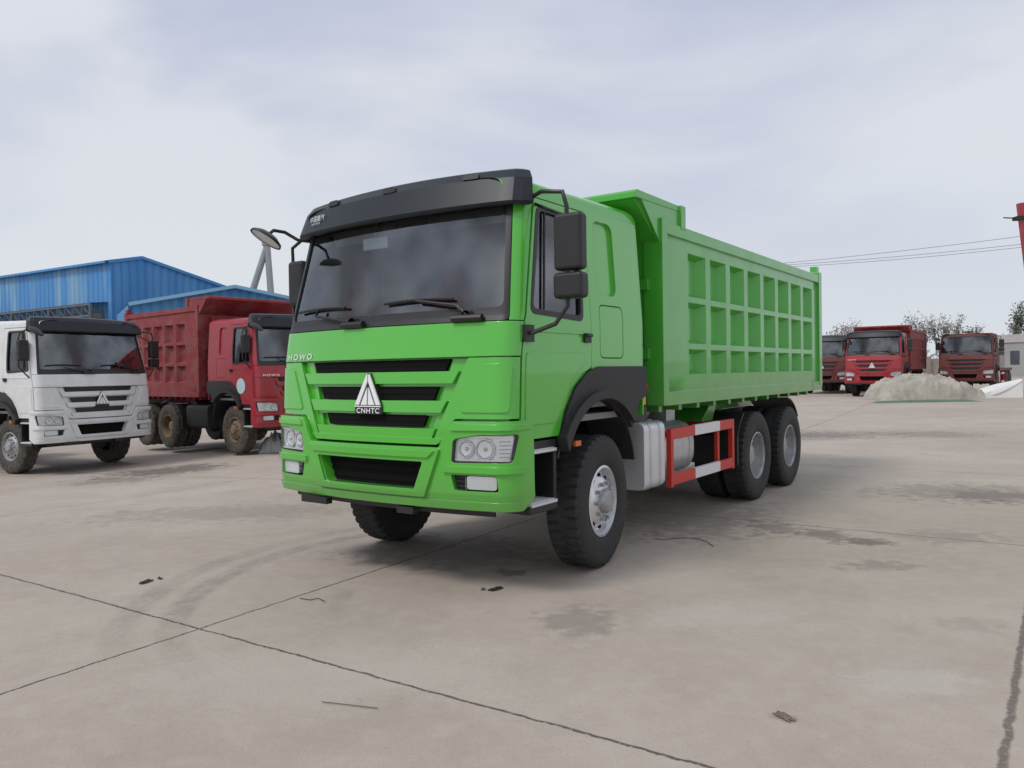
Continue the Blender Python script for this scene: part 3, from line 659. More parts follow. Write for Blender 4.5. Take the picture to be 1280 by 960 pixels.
def mixc(f,a,c):
    k=N.new('ShaderNodeMix'); k.data_type='RGBA'
    if isinstance(f,(int,float)): k.inputs['Factor'].default_value=f
    else: L.new(f,k.inputs['Factor'])
    for nm,v in(('A',a),('B',c)):
        if isinstance(v,tuple): k.inputs[nm].default_value=(*v,1)
        else: L.new(v,k.inputs[nm])
    return k.outputs['Result']
def dot(nx,ny):
    k=N.new('ShaderNodeVectorMath'); k.operation='DOT_PRODUCT'; L.new(POS,k.inputs[0]); k.inputs[1].default_value=(nx,ny,0); return k.outputs['Value']
n1=noi(.22,6,.6); n2=noi(1.1,7,.65,.4); n3=noi(7,8,.7); n4=noi(90,4,.65); n5=noi(.55,8,.72,1.0); n6=noi(28,5,.7); n7=noi(2.6,9,.75,.6)
col=mixc(mrange(n1,.35,.65),(.41,.35,.29),(.48,.42,.355))
col=mixc(mrange(n2,.40,.66,0,.45),col,(.36,.305,.252))
col=mixc(mrange(n3,.45,.75,0,.40),col,(.53,.475,.41))
col=mixc(mrange(n7,.55,.70,0,.22),col,(.28,.238,.20))
col=mixc(mrange(n6,.52,.70,0,.32),col,(.30,.252,.206))
col=mixc(mrange(n4,.54,.74,0,.6),col,(.20,.17,.145))
col=mixc(mrange(n5,.60,.76,0,.32),col,(.22,.19,.162))
def stain(px,py,rx,ry,amt,c=(.11,.098,.088),soft=.45):
    global col
    p=G(px,py)
    k=N.new('ShaderNodeVectorMath'); k.operation='SUBTRACT'; L.new(POS,k.inputs[0]); k.inputs[1].default_value=(p.x,p.y,p.z)
    q=N.new('ShaderNodeVectorMath'); q.operation='MULTIPLY'; L.new(k.outputs[0],q.inputs[0]); q.inputs[1].default_value=(1/rx,1/ry,0)
    l=N.new('ShaderNodeVectorMath'); l.operation='LENGTH'; L.new(q.outputs[0],l.inputs[0])
    e=mth('ADD',l.outputs['Value'],mth('MULTIPLY_ADD',n3,3.0,-1.5)); e=mth('ADD',e,mth('MULTIPLY_ADD',n7,2.4,-1.2))
    col=mixc(mrange(e,soft,1.25,amt,0),col,c)
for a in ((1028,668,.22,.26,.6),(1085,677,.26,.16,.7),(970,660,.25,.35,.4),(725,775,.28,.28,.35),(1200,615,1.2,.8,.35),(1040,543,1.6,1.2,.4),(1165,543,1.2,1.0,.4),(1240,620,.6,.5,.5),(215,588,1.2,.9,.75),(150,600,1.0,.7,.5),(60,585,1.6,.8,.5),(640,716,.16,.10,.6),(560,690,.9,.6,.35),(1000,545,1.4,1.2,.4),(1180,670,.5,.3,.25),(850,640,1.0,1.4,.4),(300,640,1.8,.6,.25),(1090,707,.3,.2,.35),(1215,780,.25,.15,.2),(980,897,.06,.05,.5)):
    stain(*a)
stain(1140,850,.35,.2,.35,(.56,.52,.47)); stain(900,770,.5,.3,.3,(.56,.52,.47)); stain(400,840,1.0,.5,.25,(.55,.50,.45))
def arc(c,r,w,amt,mc,mr_):
    global col
    k=N.new('ShaderNodeVectorMath'); k.operation='DISTANCE'; L.new(POS,k.inputs[0]); k.inputs[1].default_value=(c[0],c[1],0)
    e=mth('ABSOLUTE',mth('SUBTRACT',k.outputs['Value'],r))
    k2=N.new('ShaderNodeVectorMath'); k2.operation='DISTANCE'; L.new(POS,k2.inputs[0]); k2.inputs[1].default_value=(mc[0],mc[1],0)
    f=mth('MULTIPLY',mrange(e,w*.4,w,amt,0),mrange(k2.outputs['Value'],mr_*.4,mr_,1,0)); f=mth('MULTIPLY',f,mrange(n3,.35,.6,.15,1)); f=mth('MULTIPLY',f,mrange(n2,.35,.6,.4,1))
    col=mixc(f,col,(.17,.15,.135))
A=G(215,800);B_=G(330,700);C_=G(560,655)
def circ(a,b,c):
    d=2*(a.x*(b.y-c.y)+b.x*(c.y-a.y)+c.x*(a.y-b.y)); A2,B2,C2=[p.x**2+p.y**2 for p in(a,b,c)]
    ux=(A2*(b.y-c.y)+B2*(c.y-a.y)+C2*(a.y-b.y))/d; uy=(A2*(c.x-b.x)+B2*(a.x-c.x)+C2*(b.x-a.x))/d
    return (ux,uy),math.hypot(a.x-ux,a.y-uy)
c0,r0=circ(A,B_,C_); arc(c0,r0,.13,.50,B_,3.2); arc(c0,r0+.32,.13,.40,B_,2.8)
wob=mth('MULTIPLY_ADD',n3,.06,-.03)
cr=None
def line(p,q,w,amt=1,par=0):
    global cr
    a=G(*p); c=G(*q); d=(c-a); d.z=0; d.normalize(); nx,ny=-d.y,d.x; k=nx*a.x+ny*a.y+par
    e=mth('ABSOLUTE',mth('ADD',mth('SUBTRACT',dot(nx,ny),k),wob))
    f=mrange(e,w*.35,w,amt,0); f=mth('MULTIPLY',f,mrange(n6,.3,.5,.35,1)); cr=f if cr is None else mth('MAXIMUM',cr,f)
line((0,718),(880,957),.013,.9); line((0,868),(540,690),.012,.95); line((1281,780),(1254,955),.024,.7)
line((0,718),(880,957),.020,.6,par=5.2); line((0,718),(880,957),.022,.5,par=10.4); line((0,718),(880,957),.03,.4,par=16)
line((0,868),(540,690),.02,.5,par=-6.2); line((0,868),(540,690),.02,.5,par=6.0); line((0,868),(540,690),.03,.4,par=12.2)
col=mixc(cr,col,(.07,.058,.05))
L.new(col,b.inputs['Base Color'])
L.new(mrange(n5,.5,.75,.82,.5),b.inputs['Roughness']); b.inputs['Specular IOR Level'].default_value=.3
h=mth('ADD',mth('MULTIPLY',n4,.35),mth('MULTIPLY',n3,.6)); h=mth('ADD',h,mth('MULTIPLY',n6,.3)); h=mth('SUBTRACT',h,mth('MULTIPLY',cr,1.5))
bp=N.new('ShaderNodeBump'); bp.inputs['Strength'].default_value=.45; bp.inputs['Distance'].default_value=.014; L.new(h,bp.inputs['Height']); L.new(bp.outputs['Normal'],b.inputs['Normal'])
g=build('ground',mb,m); g['kind']='structure'

# ------------------------------------------------------------------ debris on ground
def scrap(px,py,w,label,c,seed,name='rag',cat='debris',hgt=.012,asp=.45,group=None):
    random.seed(seed); p=G(px,py); mb=MB(); nx,ny=10,7; vs=[]
    for i in range(nx):
        for j in range(ny):
            u=(i/(nx-1)-.5); v=(j/(ny-1)-.5); q=noise.noise(Vector((u*5+seed,v*5,seed*.3)))
            rad=1+.7*noise.noise(Vector((seed,u*4,v*4))); vs.append((u*w*rad,v*w*asp*rad,.006+max(0,hgt*(1-(2*u)**2)*(1-(2*v)**2)*(1.0+q*1.5))))
    mb.add(vs,[(i*ny+j,(i+1)*ny+j,(i+1)*ny+j+1,i*ny+j+1) for i in range(nx-1) for j in range(ny-1)])
    o=build(name,mb,mat('scrap_%d'%seed,c,.85,var=.3,vs=30)); o.location=(p.x,p.y,p.z); o.rotation_euler=(0,0,seed*1.3); tag(o,label,cat,group)
scrap(183,728,.12,'dark rag lying left on the concrete above the slab joint',(.04,.035,.03),1)
scrap(200,724,.05,'small dark chip beside the dark rag on the concrete',(.05,.03,.02),2,'chip')
scrap(620,737,.12,'black scrap on the concrete just below the front bumper of the green truck',(.015,.015,.015),3,'rubber_scrap')
scrap(980,897,.10,'brown dry leaf litter scrap at the lower right of the concrete',(.18,.135,.10),4,'leaf_scrap')
scrap(604,738,.035,'tiny brown crumb left of the black scrap under the truck front',(.08,.05,.03),5,'crumb')
def wire(pts,label,c,r=.003,name='wire'):
    mb=MB(); P=[G(*p)+Vector((0,0,.007)) for p in pts]; mb.tube(P,r,5); o=build(name,mb,mat(name+str(len(bpy.data.materials)),c,.6)); tag(o,label,'wire')
wire([(818,674),(828,675.5),(842,674),(858,673),(872,674),(884,678),(892,684)],'thin curled dark wire on the concrete right of the front wheel',(.03,.03,.03))
wire([(375,749),(388,751),(398,749),(406,753)],'short bent wire on the concrete by the slab joint',(.05,.04,.035))
wire([(402,879),(430,882),(472,887)],'short straight twig on the concrete in the lower left',(.10,.075,.055),.0022,'twig')

# ------------------------------------------------------------------ buildings
def clad(name,c,c2,dirx=(1,0),sc_=3.0):
    m,t,N,L,b=nt(name); tc=N.new('ShaderNodeTexCoord')
    d=N.new('ShaderNodeVectorMath'); d.operation='DOT_PRODUCT'; L.new(tc.outputs['Object'],d.inputs[0]); d.inputs[1].default_value=(dirx[0],dirx[1],0)
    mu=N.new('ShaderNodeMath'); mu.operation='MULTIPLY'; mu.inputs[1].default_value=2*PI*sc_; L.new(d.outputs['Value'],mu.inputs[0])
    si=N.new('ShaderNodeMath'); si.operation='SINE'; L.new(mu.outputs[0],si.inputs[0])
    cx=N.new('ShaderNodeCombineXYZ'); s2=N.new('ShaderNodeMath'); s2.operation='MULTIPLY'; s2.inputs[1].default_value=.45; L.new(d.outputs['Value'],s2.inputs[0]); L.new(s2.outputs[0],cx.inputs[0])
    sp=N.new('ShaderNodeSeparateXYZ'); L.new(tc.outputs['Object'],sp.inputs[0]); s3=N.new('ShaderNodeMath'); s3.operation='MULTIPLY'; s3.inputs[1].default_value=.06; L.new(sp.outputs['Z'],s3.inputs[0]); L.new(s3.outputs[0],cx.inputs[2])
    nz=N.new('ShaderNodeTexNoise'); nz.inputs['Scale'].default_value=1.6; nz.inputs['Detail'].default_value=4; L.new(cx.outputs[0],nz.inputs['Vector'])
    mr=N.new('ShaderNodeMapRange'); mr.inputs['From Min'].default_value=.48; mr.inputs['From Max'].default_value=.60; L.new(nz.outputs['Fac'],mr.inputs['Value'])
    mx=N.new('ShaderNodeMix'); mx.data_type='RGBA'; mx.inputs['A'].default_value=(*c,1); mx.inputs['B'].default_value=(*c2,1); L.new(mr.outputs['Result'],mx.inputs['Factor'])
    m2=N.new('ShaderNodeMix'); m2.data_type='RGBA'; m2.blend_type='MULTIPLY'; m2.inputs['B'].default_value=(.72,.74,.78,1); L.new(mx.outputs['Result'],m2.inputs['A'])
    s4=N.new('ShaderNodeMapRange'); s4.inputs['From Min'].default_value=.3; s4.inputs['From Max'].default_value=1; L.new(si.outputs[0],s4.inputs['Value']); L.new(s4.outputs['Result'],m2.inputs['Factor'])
    L.new(m2.outputs['Result'],b.inputs['Base Color']); b.inputs['Roughness'].default_value=.5
    bp=N.new('ShaderNodeBump'); bp.inputs['Strength'].default_value=.6; bp.inputs['Distance'].default_value=.05; L.new(si.outputs[0],bp.inputs['Height']); L.new(bp.outputs['Normal'],b.inputs['Normal'])
    return m
def wallpoly(mb,pts,off=0,mi=0,th=.15):
    c=sum((Vector(p) for p in pts),Vector())/len(pts); nrm=(Vector(pts[1])-Vector(pts[0])).cross(Vector(pts[-1])-Vector(pts[0])).normalized()
    if nrm.dot(Vector((0,0,1.6))-c)<0: nrm=-nrm
    a=[Vector(p)+nrm*off for p in pts]; bb=[p-nrm*th for p in a]; n=len(a)
    mb.add(a+bb,[tuple(range(n)),tuple(range(2*n-1,n-1,-1))]+[(i,(i+1)%n,(i+1)%n+n,i+n) for i in range(n)],mi)
K=at(138,327,40); Lf=at(-170,352,58); Rt=at(285,359,46); ap=at(178,323,41.6)
def lerp(a,c,t): return a+(c-a)*t
dA=(K-Lf); dA.z=0; dA.normalize(); dB=(Rt-K); dB.z=0; dB.normalize()
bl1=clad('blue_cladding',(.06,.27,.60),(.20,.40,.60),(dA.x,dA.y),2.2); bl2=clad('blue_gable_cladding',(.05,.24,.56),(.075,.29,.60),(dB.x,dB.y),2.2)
roofm=mat('blue_roof_sheet',(.06,.26,.56),.5,var=.2,vs=.4)
A_=empty('factory_building','tall blue corrugated factory hall with a gable end behind the white truck','building',(K.x,K.y,gz(K.x,K.y)))
off=Vector((K.x,K.y,gz(K.x,K.y)))
def bld(name,mb,mt,parent,o=off,**k):
    mb.v=[tuple(Vector(p)-o) for p in mb.v]; return build(name,mb,mt,parent,**k)
Z=-.35; top=lambda p,z:Vector((p.x,p.y,z))
zs=K.z+.05
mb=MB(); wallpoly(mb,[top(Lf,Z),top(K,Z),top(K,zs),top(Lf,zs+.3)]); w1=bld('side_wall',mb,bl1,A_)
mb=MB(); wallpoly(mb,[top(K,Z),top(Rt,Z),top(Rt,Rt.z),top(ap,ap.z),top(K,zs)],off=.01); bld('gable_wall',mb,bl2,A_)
back=Vector((dA.y,-dA.x,0)); 
if back.y<0: back=-back
mb=MB(); dv_=(Lf-K); dv_.z=0
ridge=[top(ap,ap.z+.08),top(ap+dv_,ap.z+.38)]
mb.add([top(K,zs-.02)-back*.3,top(Lf,zs+.28)-back*.3,ridge[1],ridge[0],top(Rt,Rt.z-.02)+(Rt-ap).normalized()*.4,top(Rt+dv_,Rt.z+.28)],[(0,1,2,3),(3,2,5,4)])
mb.add([top(K,zs-.14)-back*.3,top(Lf,zs+.16)-back*.3,top(Lf,zs+.28)-back*.3,top(K,zs-.02)-back*.3],[(0,1,2,3)])
for u,w in((ridge[0],top(Rt,Rt.z)),(ridge[0],top(K,zs))):
    mb.tube([u+Vector((0,-.1,-.05)),w+Vector((0,-.1,-.05))],.11,4)
bld('roof',mb,roofm,A_)
frm=mat('grey_window_frame',(.10,.11,.13),.5,var=.2); wing=mat('dusty_window_glass',(.06,.075,.09),.2,var=.4,vs=.8)
for k in range(7):
    a=.02+k*.14; b2=a+.128
    p0=lerp(top(K,0),top(Lf,0),a); p1=lerp(top(K,0),top(Lf,0),b2)
    mb=MB(); wallpoly(mb,[top(p0,3.0),top(p1,3.0),top(p1,5.05),top(p0,5.05)],.05,0,.06)
    wo=bld('window',mb,frm,A_); mb=MB()
    for q in range(4):
        for rr in range(2):
            s0=lerp(p0,p1,.03+q*.245); s1=lerp(p0,p1,.03+q*.245+.215); z0=3.08+rr*1.0; wallpoly(mb,[top(s0,z0),top(s1,z0),top(s1,z0+.9),top(s0,z0+.9)],.07,0,.015)
    bld('window_pane',mb,wing,wo)
mb=MB(); p0=top(K,0)-back*.9-dA*.3; p1=top(Lf,0)-back*.9
for z in(4.75,5.32): mb.tube([top(p0,z),top(p1,z)],.07,4)
for k in range(40):
    a=lerp(p0,p1,k/40); c=lerp(p0,p1,(k+1)/40); mb.tube([top(a,4.75),top(c,5.32)],.03,4); mb.tube([top(a,4.75),top(a,5.32)],.035,4)
for k in range(9): a=lerp(p0,p1,k/8); mb.tube([top(a,-.3),top(a,5.3)],.10,6)
mb.add([top(p0,5.40),top(p1,5.40),top(p1,5.5)+back*.9,top(p0,5.5)+back*.9],[(0,1,2,3)])
bld('awning',mb,frm,A_)
B0=at(160,381,33); B1=at(292,359,35); B2=at(364,374,36.5)
dB2=(B2-B0); dB2.z=0; dB2.normalize()
bl3=clad('pale_blue_cladding',(.07,.28,.55),(.05,.22,.50),(dB2.x,dB2.y),2.5)
Bo=Vector((B0.x,B0.y,gz(B0.x,B0.y))); BB=empty('workshop_building','lower blue corrugated workshop behind the red dump truck','building',Bo)
mb=MB(); wallpoly(mb,[top(B0,Z),top(B2,Z),B2,B1,B0]); bld('front_wall',mb,bl3,BB,Bo)
bk=Vector((-dB2.y,dB2.x,0)); bk=bk if bk.y>0 else -bk
for q_ in(B0,B2): mb=MB(); wallpoly(mb,[top(q_,Z),q_,q_+bk*6,top(q_+bk*6,Z)]); bld('end_wall',mb,bl3,BB,Bo)
up=Vector((0,0,.06)); mb=MB(); f=-bk*.3
mb.add([B0+f+up,B1+f+up,B2+f+up,B2+bk*6+up,B1+bk*6+up,B0+bk*6+up],[(0,1,4,5),(1,2,3,4)])
mb.tube([B0+f,B1+f,B2+f],.10,4); bld('roof',mb,mat('pale_blue_trim',(.20,.40,.58),.5,var=.15,vs=.5),BB,Bo)
grey=mat('galvanised_grey',(.32,.33,.35),.5,.3,var=.2)
base=at(338,480,44); tp=at(334,306,44); pl=empty('lamp_pole','grey two legged floodlight pole rising behind the blue workshop','lamp pole',(base.x,base.y,gz(base.x,base.y)))
o_=Vector(pl.location); mb=MB(); mb.tube([top(at(349,480,44),-.3),tp],[.22,.17],10); bld('upright_leg',mb,grey,pl,o_)
mb=MB(); mb.tube([top(at(268,480,44),-.3),tp],[.24,.17],10); bld('slanted_leg',mb,grey,pl,o_)
mb=MB(); mb.box(tp+Vector((0,0,.1)),(.5,.4,.35)); bld('lamp_head',mb,grey,pl,o_,bevel=.04)
p0=at(1240,470,95); p1=at(1420,470,80); mb=MB()
sh=empty('storage_shed','long low pale grey shed at the far right edge of the yard','building',(p0.x,p0.y,gz(p0.x,p0.y))); so=Vector(sh.location)
wallpoly(mb,[top(p0,0),top(p1,0),top(p1,4.2),top(p0,4.2)],th=6); shw=bld('wall',mb,mat('pale_shed_wall',(.34,.35,.34),.7,var=.2,vs=.3),sh,so)
mb=MB(); mb.add([top(p0,4.2)+Vector((0,-.4,0)),top(p1,4.2)+Vector((0,-.4,0)),top(p1,5.2)+Vector((0,4,0)),top(p0,5.2)+Vector((0,4,0))],[(0,1,2,3)]); bld('roof',mb,mat('shed_roof',(.34,.30,.29),.6,var=.2),sh,so)
for k in range(8):
    s0=lerp(p0,p1,.03+k*.12); s1=lerp(p0,p1,.10+k*.12); mb=MB(); wallpoly(mb,[top(s0,1.6),top(s1,1.6),top(s1,3.2),top(s0,3.2)],.05,0,.05); bld('window',mb,wing,sh,so)
p0=at(1000,470,88); p1=at(1250,470,88); mb=MB(); wallpoly(mb,[top(p0,0),top(p1,0),top(p1,2.4),top(p0,2.4)],th=.3)
for k in range(12): p=lerp(p0,p1,k/11); mb.box((p.x,p.y-.1,1.3),(.5,.5,2.7))
wl=build('boundary_wall',mb,mat('brick_wall_plaster',(.33,.29,.26),.9,var=.25,vs=.5,dirt=(.2,.15,.12),dirtamt=.6)); tag(wl,'long low plastered boundary wall behind the far right trucks','wall')
pole=mat('concrete_pole',(.33,.32,.30),.8,var=.2)
pa=at(935,345,60); pb=at(1460,262,48)
for p,lab in((pa,'concrete utility pole standing behind the bed of the green truck'),(pb,'concrete utility pole beyond the right edge of the yard')):
    e=empty('utility_pole',lab,'utility pole',(p.x,p.y,gz(p.x,p.y))); oo=Vector(e.location)
    mb=MB(); mb.tube([(p.x,p.y,-.2),(p.x,p.y,p.z+.2)],[.17,.10],10); bld('post',mb,pole,e,oo)
    mb=MB(); mb.box((p.x,p.y,p.z-.1),(1.6,.1,.1)); bld('crossarm',mb,pole,e,oo)
blk=mat('cable_black',(.16,.16,.17),.6)
for k,(ya,yb,lab) in enumerate(((333,280,'uppermost overhead cable at the right'),(334,293,'second overhead cable from the top at the right'),(336,296,'lowest overhead cable at the right'))):
    a=at(935,ya,60+k*.02); c=at(1460,yb-10,48); mb=MB(); pts=[]
    for i in range(21):
        t=i/20; p=lerp(a,c,t); p.z-= .35*4*t*(1-t)*(.6+.2*k); pts.append(p)
    mb.tube(pts,.018,4); tag(build('overhead_cable',mb,blk),lab,'cable','overhead cables at the right')
q0=at(1275,254,26); q1=at(1286,330,26); dd=(q1-q0).normalized(); q2=q0+dd*((q0.z+.0)/-dd.z)
cb=empty('crane_boom','red steel crane boom leaning in at the right edge of the picture','crane',(q2.x,q2.y,gz(q2.x,q2.y))); oo=Vector(cb.location)
mb=MB(); mb.tube([q2,q0],[.24,.12],4); bld('boom',mb,M['red2'],cb,oo,bevel=.01)
mb=MB(); mb.tube([q0+Vector((0,0,-.5)),q0+Vector((-.55,0,-.47))],.02,6); mb.box(q0+Vector((0,0,-.5)),(.34,.3,.12)); bld('hook_bracket',mb,M['dark'],cb,oo)

# ------------------------------------------------------------------ tarpaulin heap, white fairing
def ridged(x,y,s,sh=1.7): return max(0,1-abs(noise.noise(Vector((x,y,s))))*sh*1.6)
def heap(px0,px1,py,h,dep,label,mt,seed,plateau=.42,crs=1.0):
    a=G(px0,py); c=G(px1,py); cen=(a+c)/2; L_=(c-a).length; mb=MB(); nx,ny=110,50; vs=[]
    for i in range(nx+1):
        for j in range(ny+1):
            u=i/nx*2-1; v=j/ny*2-1
            base_=max(0,1-abs(u)**2.4)*max(0,1-abs(v)**2.2)
            wx=.5*noise.noise(Vector((u*2,v*2,seed+7))); wy=.5*noise.noise(Vector((u*2+9,v*2,seed)))
            lump=.70+.34*noise.noise(Vector((u*1.7+seed,v*1.3,seed)))+.16*math.exp(-((u+.15)/.35)**2)
            rg=ridged(u*2.6+v*1.2+wx,v*1.2+wy,seed)*.15+ridged(u*5.5-2*v+wx,v*2.2+u,seed+3)*.08+ridged(u*10+3*v,v*5+wy*2,seed+5)*.035
            z=h*((base_**plateau)*max(.1,lump)*.80+rg*crs*min(1,base_*4)-.04)
            if base_<.05: z*=base_/.05
            ex=1+.06*noise.noise(Vector((u*3,v*3,seed+5)))
            x=cen.x+u*L_/2*ex; y=cen.y+dep/2+v*dep/2*ex; vs.append((x,y,gz(x,y)+.004+max(0,z)))
    n=ny+1; mb.add(vs,[(i*n+j,(i+1)*n+j,(i+1)*n+j+1,i*n+j+1) for i in range(nx) for j in range(ny)])
    o=Vector((cen.x,cen.y,gz(cen.x,cen.y))); mb.v=[tuple(Vector(p)-o) for p in mb.v]
    ob=build('tarpaulin_heap',mb,mt,sharp=45); ob.location=o; tag(ob,label,'tarpaulin'); return ob
tarp=mat('cream_tarpaulin',(.44,.405,.335),.55,var=.18,vs=.9,dirt=(.17,.18,.15),dirtamt=.7)
heap(1098,1252,500,1.28,2.4,'crumpled cream tarpaulin heap on the concrete in front of the far red trucks',tarp,3)
tg=mat('green_tarpaulin',(.10,.17,.12),.8,var=.3,vs=2)
heap(1092,1240,503,.10,.7,'low strip of faded green tarpaulin along the foot of the cream heap',tg,9)
ws=heap(328,352,566,.5,.8,'small crumpled heap of translucent white plastic sheeting beside the red dump truck',mat('white_sheeting',(.45,.46,.46),.4,var=.2),5); ws.name='plastic_sheeting'; ws['category']='sheeting'
p=G(1246,497); mb=MB(); nu,nv=22,12; vs=[]
for i in range(nu+1):
    t=i/nu
    for j in range(nv+1):
        a=PI*j/nv; w=.42*math.sin(min(1,t*1.6+.12)*PI/2)*(1-.35*t); x=-.85+1.75*t; zc=.10+.95*t**1.8; hh=.34*math.sin(PI*min(1,.25+t*.75))+.06
        vs.append((x,-w*math.cos(a),max(.01,zc*.75+hh*math.sin(a)-.05)))
n=nv+1; mb.add(vs,[(i*n+j,(i+1)*n+j,(i+1)*n+j+1,i*n+j+1) for i in range(nu) for j in range(nv)]+[tuple(range(n)),tuple(range(nu*n,nu*n+n))])
mb.add([(-.8,-.3,0),(.9,-.3,0),(.9,.3,0),(-.8,.3,0),(-.8,-.3,.12),(.9,-.25,.7),(.9,.25,.7),(-.8,.3,.12)],[(0,1,5,4),(2,3,7,6),(1,2,6,5),(4,5,6,7)])
ob=build('fairing_panel',mb,mat('white_fibreglass',(.72,.72,.70),.4,var=.08)); ob.location=p; ob.rotation_euler=(0,0,R(-12)); tag(ob,'curved white fibreglass fairing lying at the right end of the tarpaulin heap','fairing')

# ------------------------------------------------------------------ trees
bark=mat('tree_bark',(.16,.145,.13),.9,var=.3); leafA=mat('sparse_olive_leaves',(.17,.165,.13),.8,var=.4,vs=.8); leafB=mat('dark_green_leaves',(.09,.115,.075),.8,var=.4,vs=.8)
def tree(px,depth,hgt,label,seed,leaf,nl,spread=.5,grp='trees beyond the yard wall'):
    random.seed(seed); p=at(px,470,depth); z0=gz(p.x,p.y); t=empty('tree',label,'tree',(p.x,p.y,z0),0,grp)
    tb=MB(); cb_=MB(); tips=[]
    def br(a,d,l,r_,lev):
        pts=[a]; q=a.copy(); dd=d.copy()
        for k in range(3): dd=(dd+Vector((random.uniform(-.18,.18),random.uniform(-.18,.18),random.uniform(-.02,.14)))).normalized(); q=q+dd*l/3; pts.append(q.copy())
        (tb if lev<2 else cb_).tube(pts,[r_*(1-.18*k) for k in range(4)],5 if lev<2 else 3)
        if lev>=1: tips.extend(pts[1:])
        if lev<4:
            for k in range(4 if lev<3 else 3):
                s=pts[random.choice([1,2,3,3])]; nd=(dd+Vector((random.uniform(-1,1),random.uniform(-1,1),random.uniform(-.15,.6)))*spread*1.3).normalized(); br(s,nd,l*random.uniform(.5,.75),r_*.5,lev+1)
    br(Vector((0,0,0)),Vector((0,0,1)),hgt*.42,hgt*.022,0)
    for k in range(nl):
        c=random.choice(tips)+Vector([random.gauss(0,hgt*.035) for _ in range(3)]); s=hgt*random.uniform(.008,.02)
        a=Vector([random.uniform(-1,1) for _ in range(3)]).normalized(); b_=a.orthogonal(); cb_.add([c+a*s,c+b_*s*.7,c-a*s,c-b_*s*.7],[(0,1,2,3)],1)
    build('trunk',tb,bark,t); build('crown',cb_,[bark,leaf],t,smooth=False)
for i,(px,dp,h_,lab,lf,nl) in enumerate(((1038,100,8.0,'bare grey tree just right of the green bed, leftmost beyond the yard',leafA,500),(1056,104,7.6,'bare twiggy tree above the half hidden faded red truck',leafA,600),(1158,108,8.4,'bare tree directly behind the bed of the bright red truck',leafA,600),(1176,100,8.2,'bare bushy tree between the bright red truck and the flatbed cab',leafA,700),(1194,104,8.4,'bare spreading tree above the old flatbed truck roof',leafA,600),(1222,112,7.2,'small bare tree right of the flatbed truck roof',leafA,500),(1268,98,8.8,'thin green leafy tree at the right edge of the picture',leafB,1300),(1296,98,8.0,'leafy tree cut off by the right edge of the picture',leafB,1000))):
    tree(px,dp,h_,lab,11+i,lf,nl)
mb=MB(); random.seed(4)
for k in range(9000):
    px=random.uniform(-700,2300); a=at(px,470,random.uniform(170,230)); hh=5+3*noise.noise(Vector((a.x*.04,1,0)))+1.4*noise.noise(Vector((a.x*.2,5,0)))
    c=Vector((a.x,a.y,random.uniform(0,1)**.7*hh)); s=random.uniform(.25,.6); q=Vector([random.uniform(-1,1) for _ in range(3)]).normalized(); w=q.orthogonal(); mb.add([c+q*s,c+w*s,c-q*s,c-w*s],[(0,1,2,3)])
o=build('far_treeline',mb,mat('hazy_treeline',(.26,.27,.27),.9,var=.2,vs=.1),smooth=False); o['kind']='stuff'; tag(o,'hazy far line of bare trees along the horizon','trees')

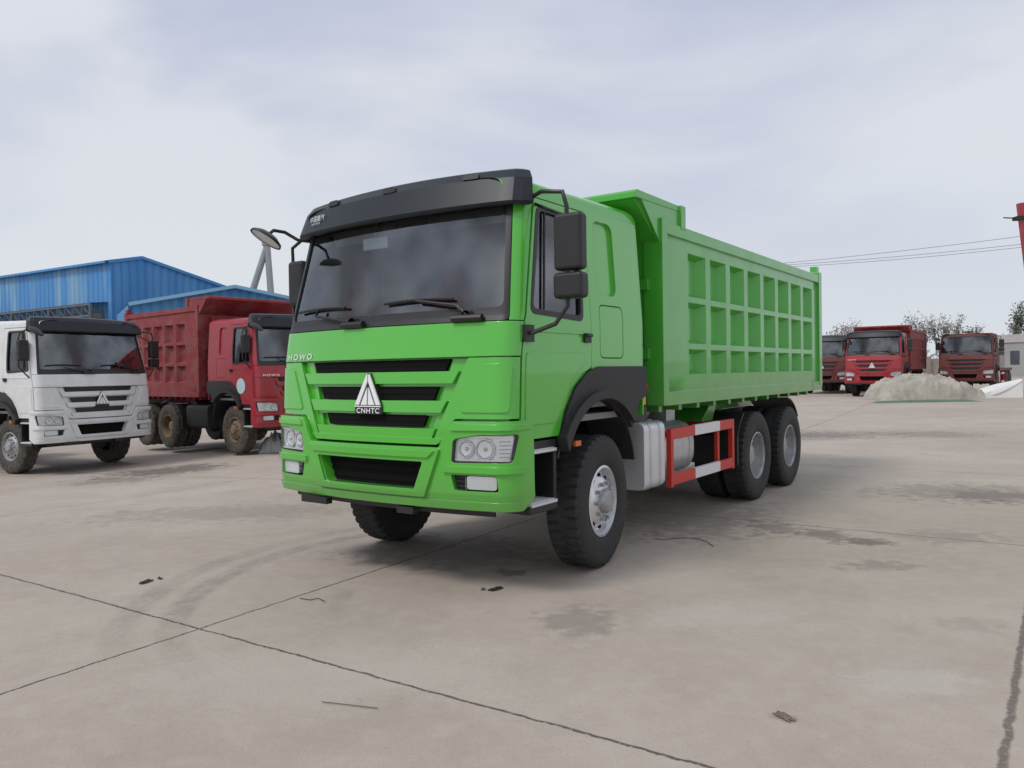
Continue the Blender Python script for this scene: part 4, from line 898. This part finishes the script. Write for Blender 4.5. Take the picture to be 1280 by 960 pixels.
# ------------------------------------------------------------------ world and sun
w=bpy.data.worlds.new('World'); sc.world=w; w.use_nodes=True; N=w.node_tree.nodes; L=w.node_tree.links; bgn=N['Background']
SE,SR=R(50),R(232)
sk=N.new('ShaderNodeTexSky'); sk.sky_type='NISHITA'; sk.sun_disc=False; sk.sun_elevation=SE; sk.sun_rotation=SR; sk.dust_density=3
tc=N.new('ShaderNodeTexCoord'); mp=N.new('ShaderNodeMapping'); mp.inputs['Scale'].default_value=(1,1,2.2); mp.inputs['Rotation'].default_value=(R(8),R(-14),0); mp.inputs['Location'].default_value=(.35,.1,.3); L.new(tc.outputs['Generated'],mp.inputs['Vector'])
nz=N.new('ShaderNodeTexNoise'); nz.inputs['Scale'].default_value=1.7; nz.inputs['Detail'].default_value=5; nz.inputs['Roughness'].default_value=.48; nz.inputs['Distortion'].default_value=.4; L.new(mp.outputs[0],nz.inputs['Vector'])
mr=N.new('ShaderNodeMapRange'); mr.interpolation_type='SMOOTHSTEP'; mr.inputs['From Min'].default_value=.38; mr.inputs['From Max'].default_value=.62; L.new(nz.outputs['Fac'],mr.inputs['Value'])
c1=N.new('ShaderNodeMix'); c1.data_type='RGBA'; c1.inputs['A'].default_value=(5.4,5.8,7.3,1); c1.inputs['B'].default_value=(7.4,7.7,8.3,1); L.new(mr.outputs['Result'],c1.inputs['Factor'])
sp=N.new('ShaderNodeSeparateXYZ'); L.new(tc.outputs['Generated'],sp.inputs[0])
hr=N.new('ShaderNodeMapRange'); hr.interpolation_type='SMOOTHSTEP'; hr.inputs['From Min'].default_value=-.02; hr.inputs['From Max'].default_value=.34; hr.inputs['To Min'].default_value=.9; hr.inputs['To Max'].default_value=0; L.new(sp.outputs['Z'],hr.inputs['Value'])
c2=N.new('ShaderNodeMix'); c2.data_type='RGBA'; c2.inputs['B'].default_value=(7.5,7.9,8.3,1); L.new(hr.outputs['Result'],c2.inputs['Factor']); L.new(c1.outputs['Result'],c2.inputs['A'])
c3=N.new('ShaderNodeMix'); c3.data_type='RGBA'; c3.inputs['Factor'].default_value=.94; L.new(sk.outputs[0],c3.inputs['A']); L.new(c2.outputs['Result'],c3.inputs['B'])
L.new(c3.outputs['Result'],bgn.inputs['Color']); bgn.inputs['Strength'].default_value=.1
su=bpy.data.lights.new('sun','SUN'); su.energy=1.5; su.angle=R(16); su.color=(1,.965,.92); so_=bpy.data.objects.new('sun',su); COL.objects.link(so_)
az=SR; d=Vector((math.sin(az)*math.cos(SE),math.cos(az)*math.cos(SE),math.sin(SE)))
so_.rotation_euler=d.to_track_quat('Z','Y').to_euler()
sc.view_settings.view_transform='Standard'; sc.view_settings.look='None'; sc.view_settings.exposure=0
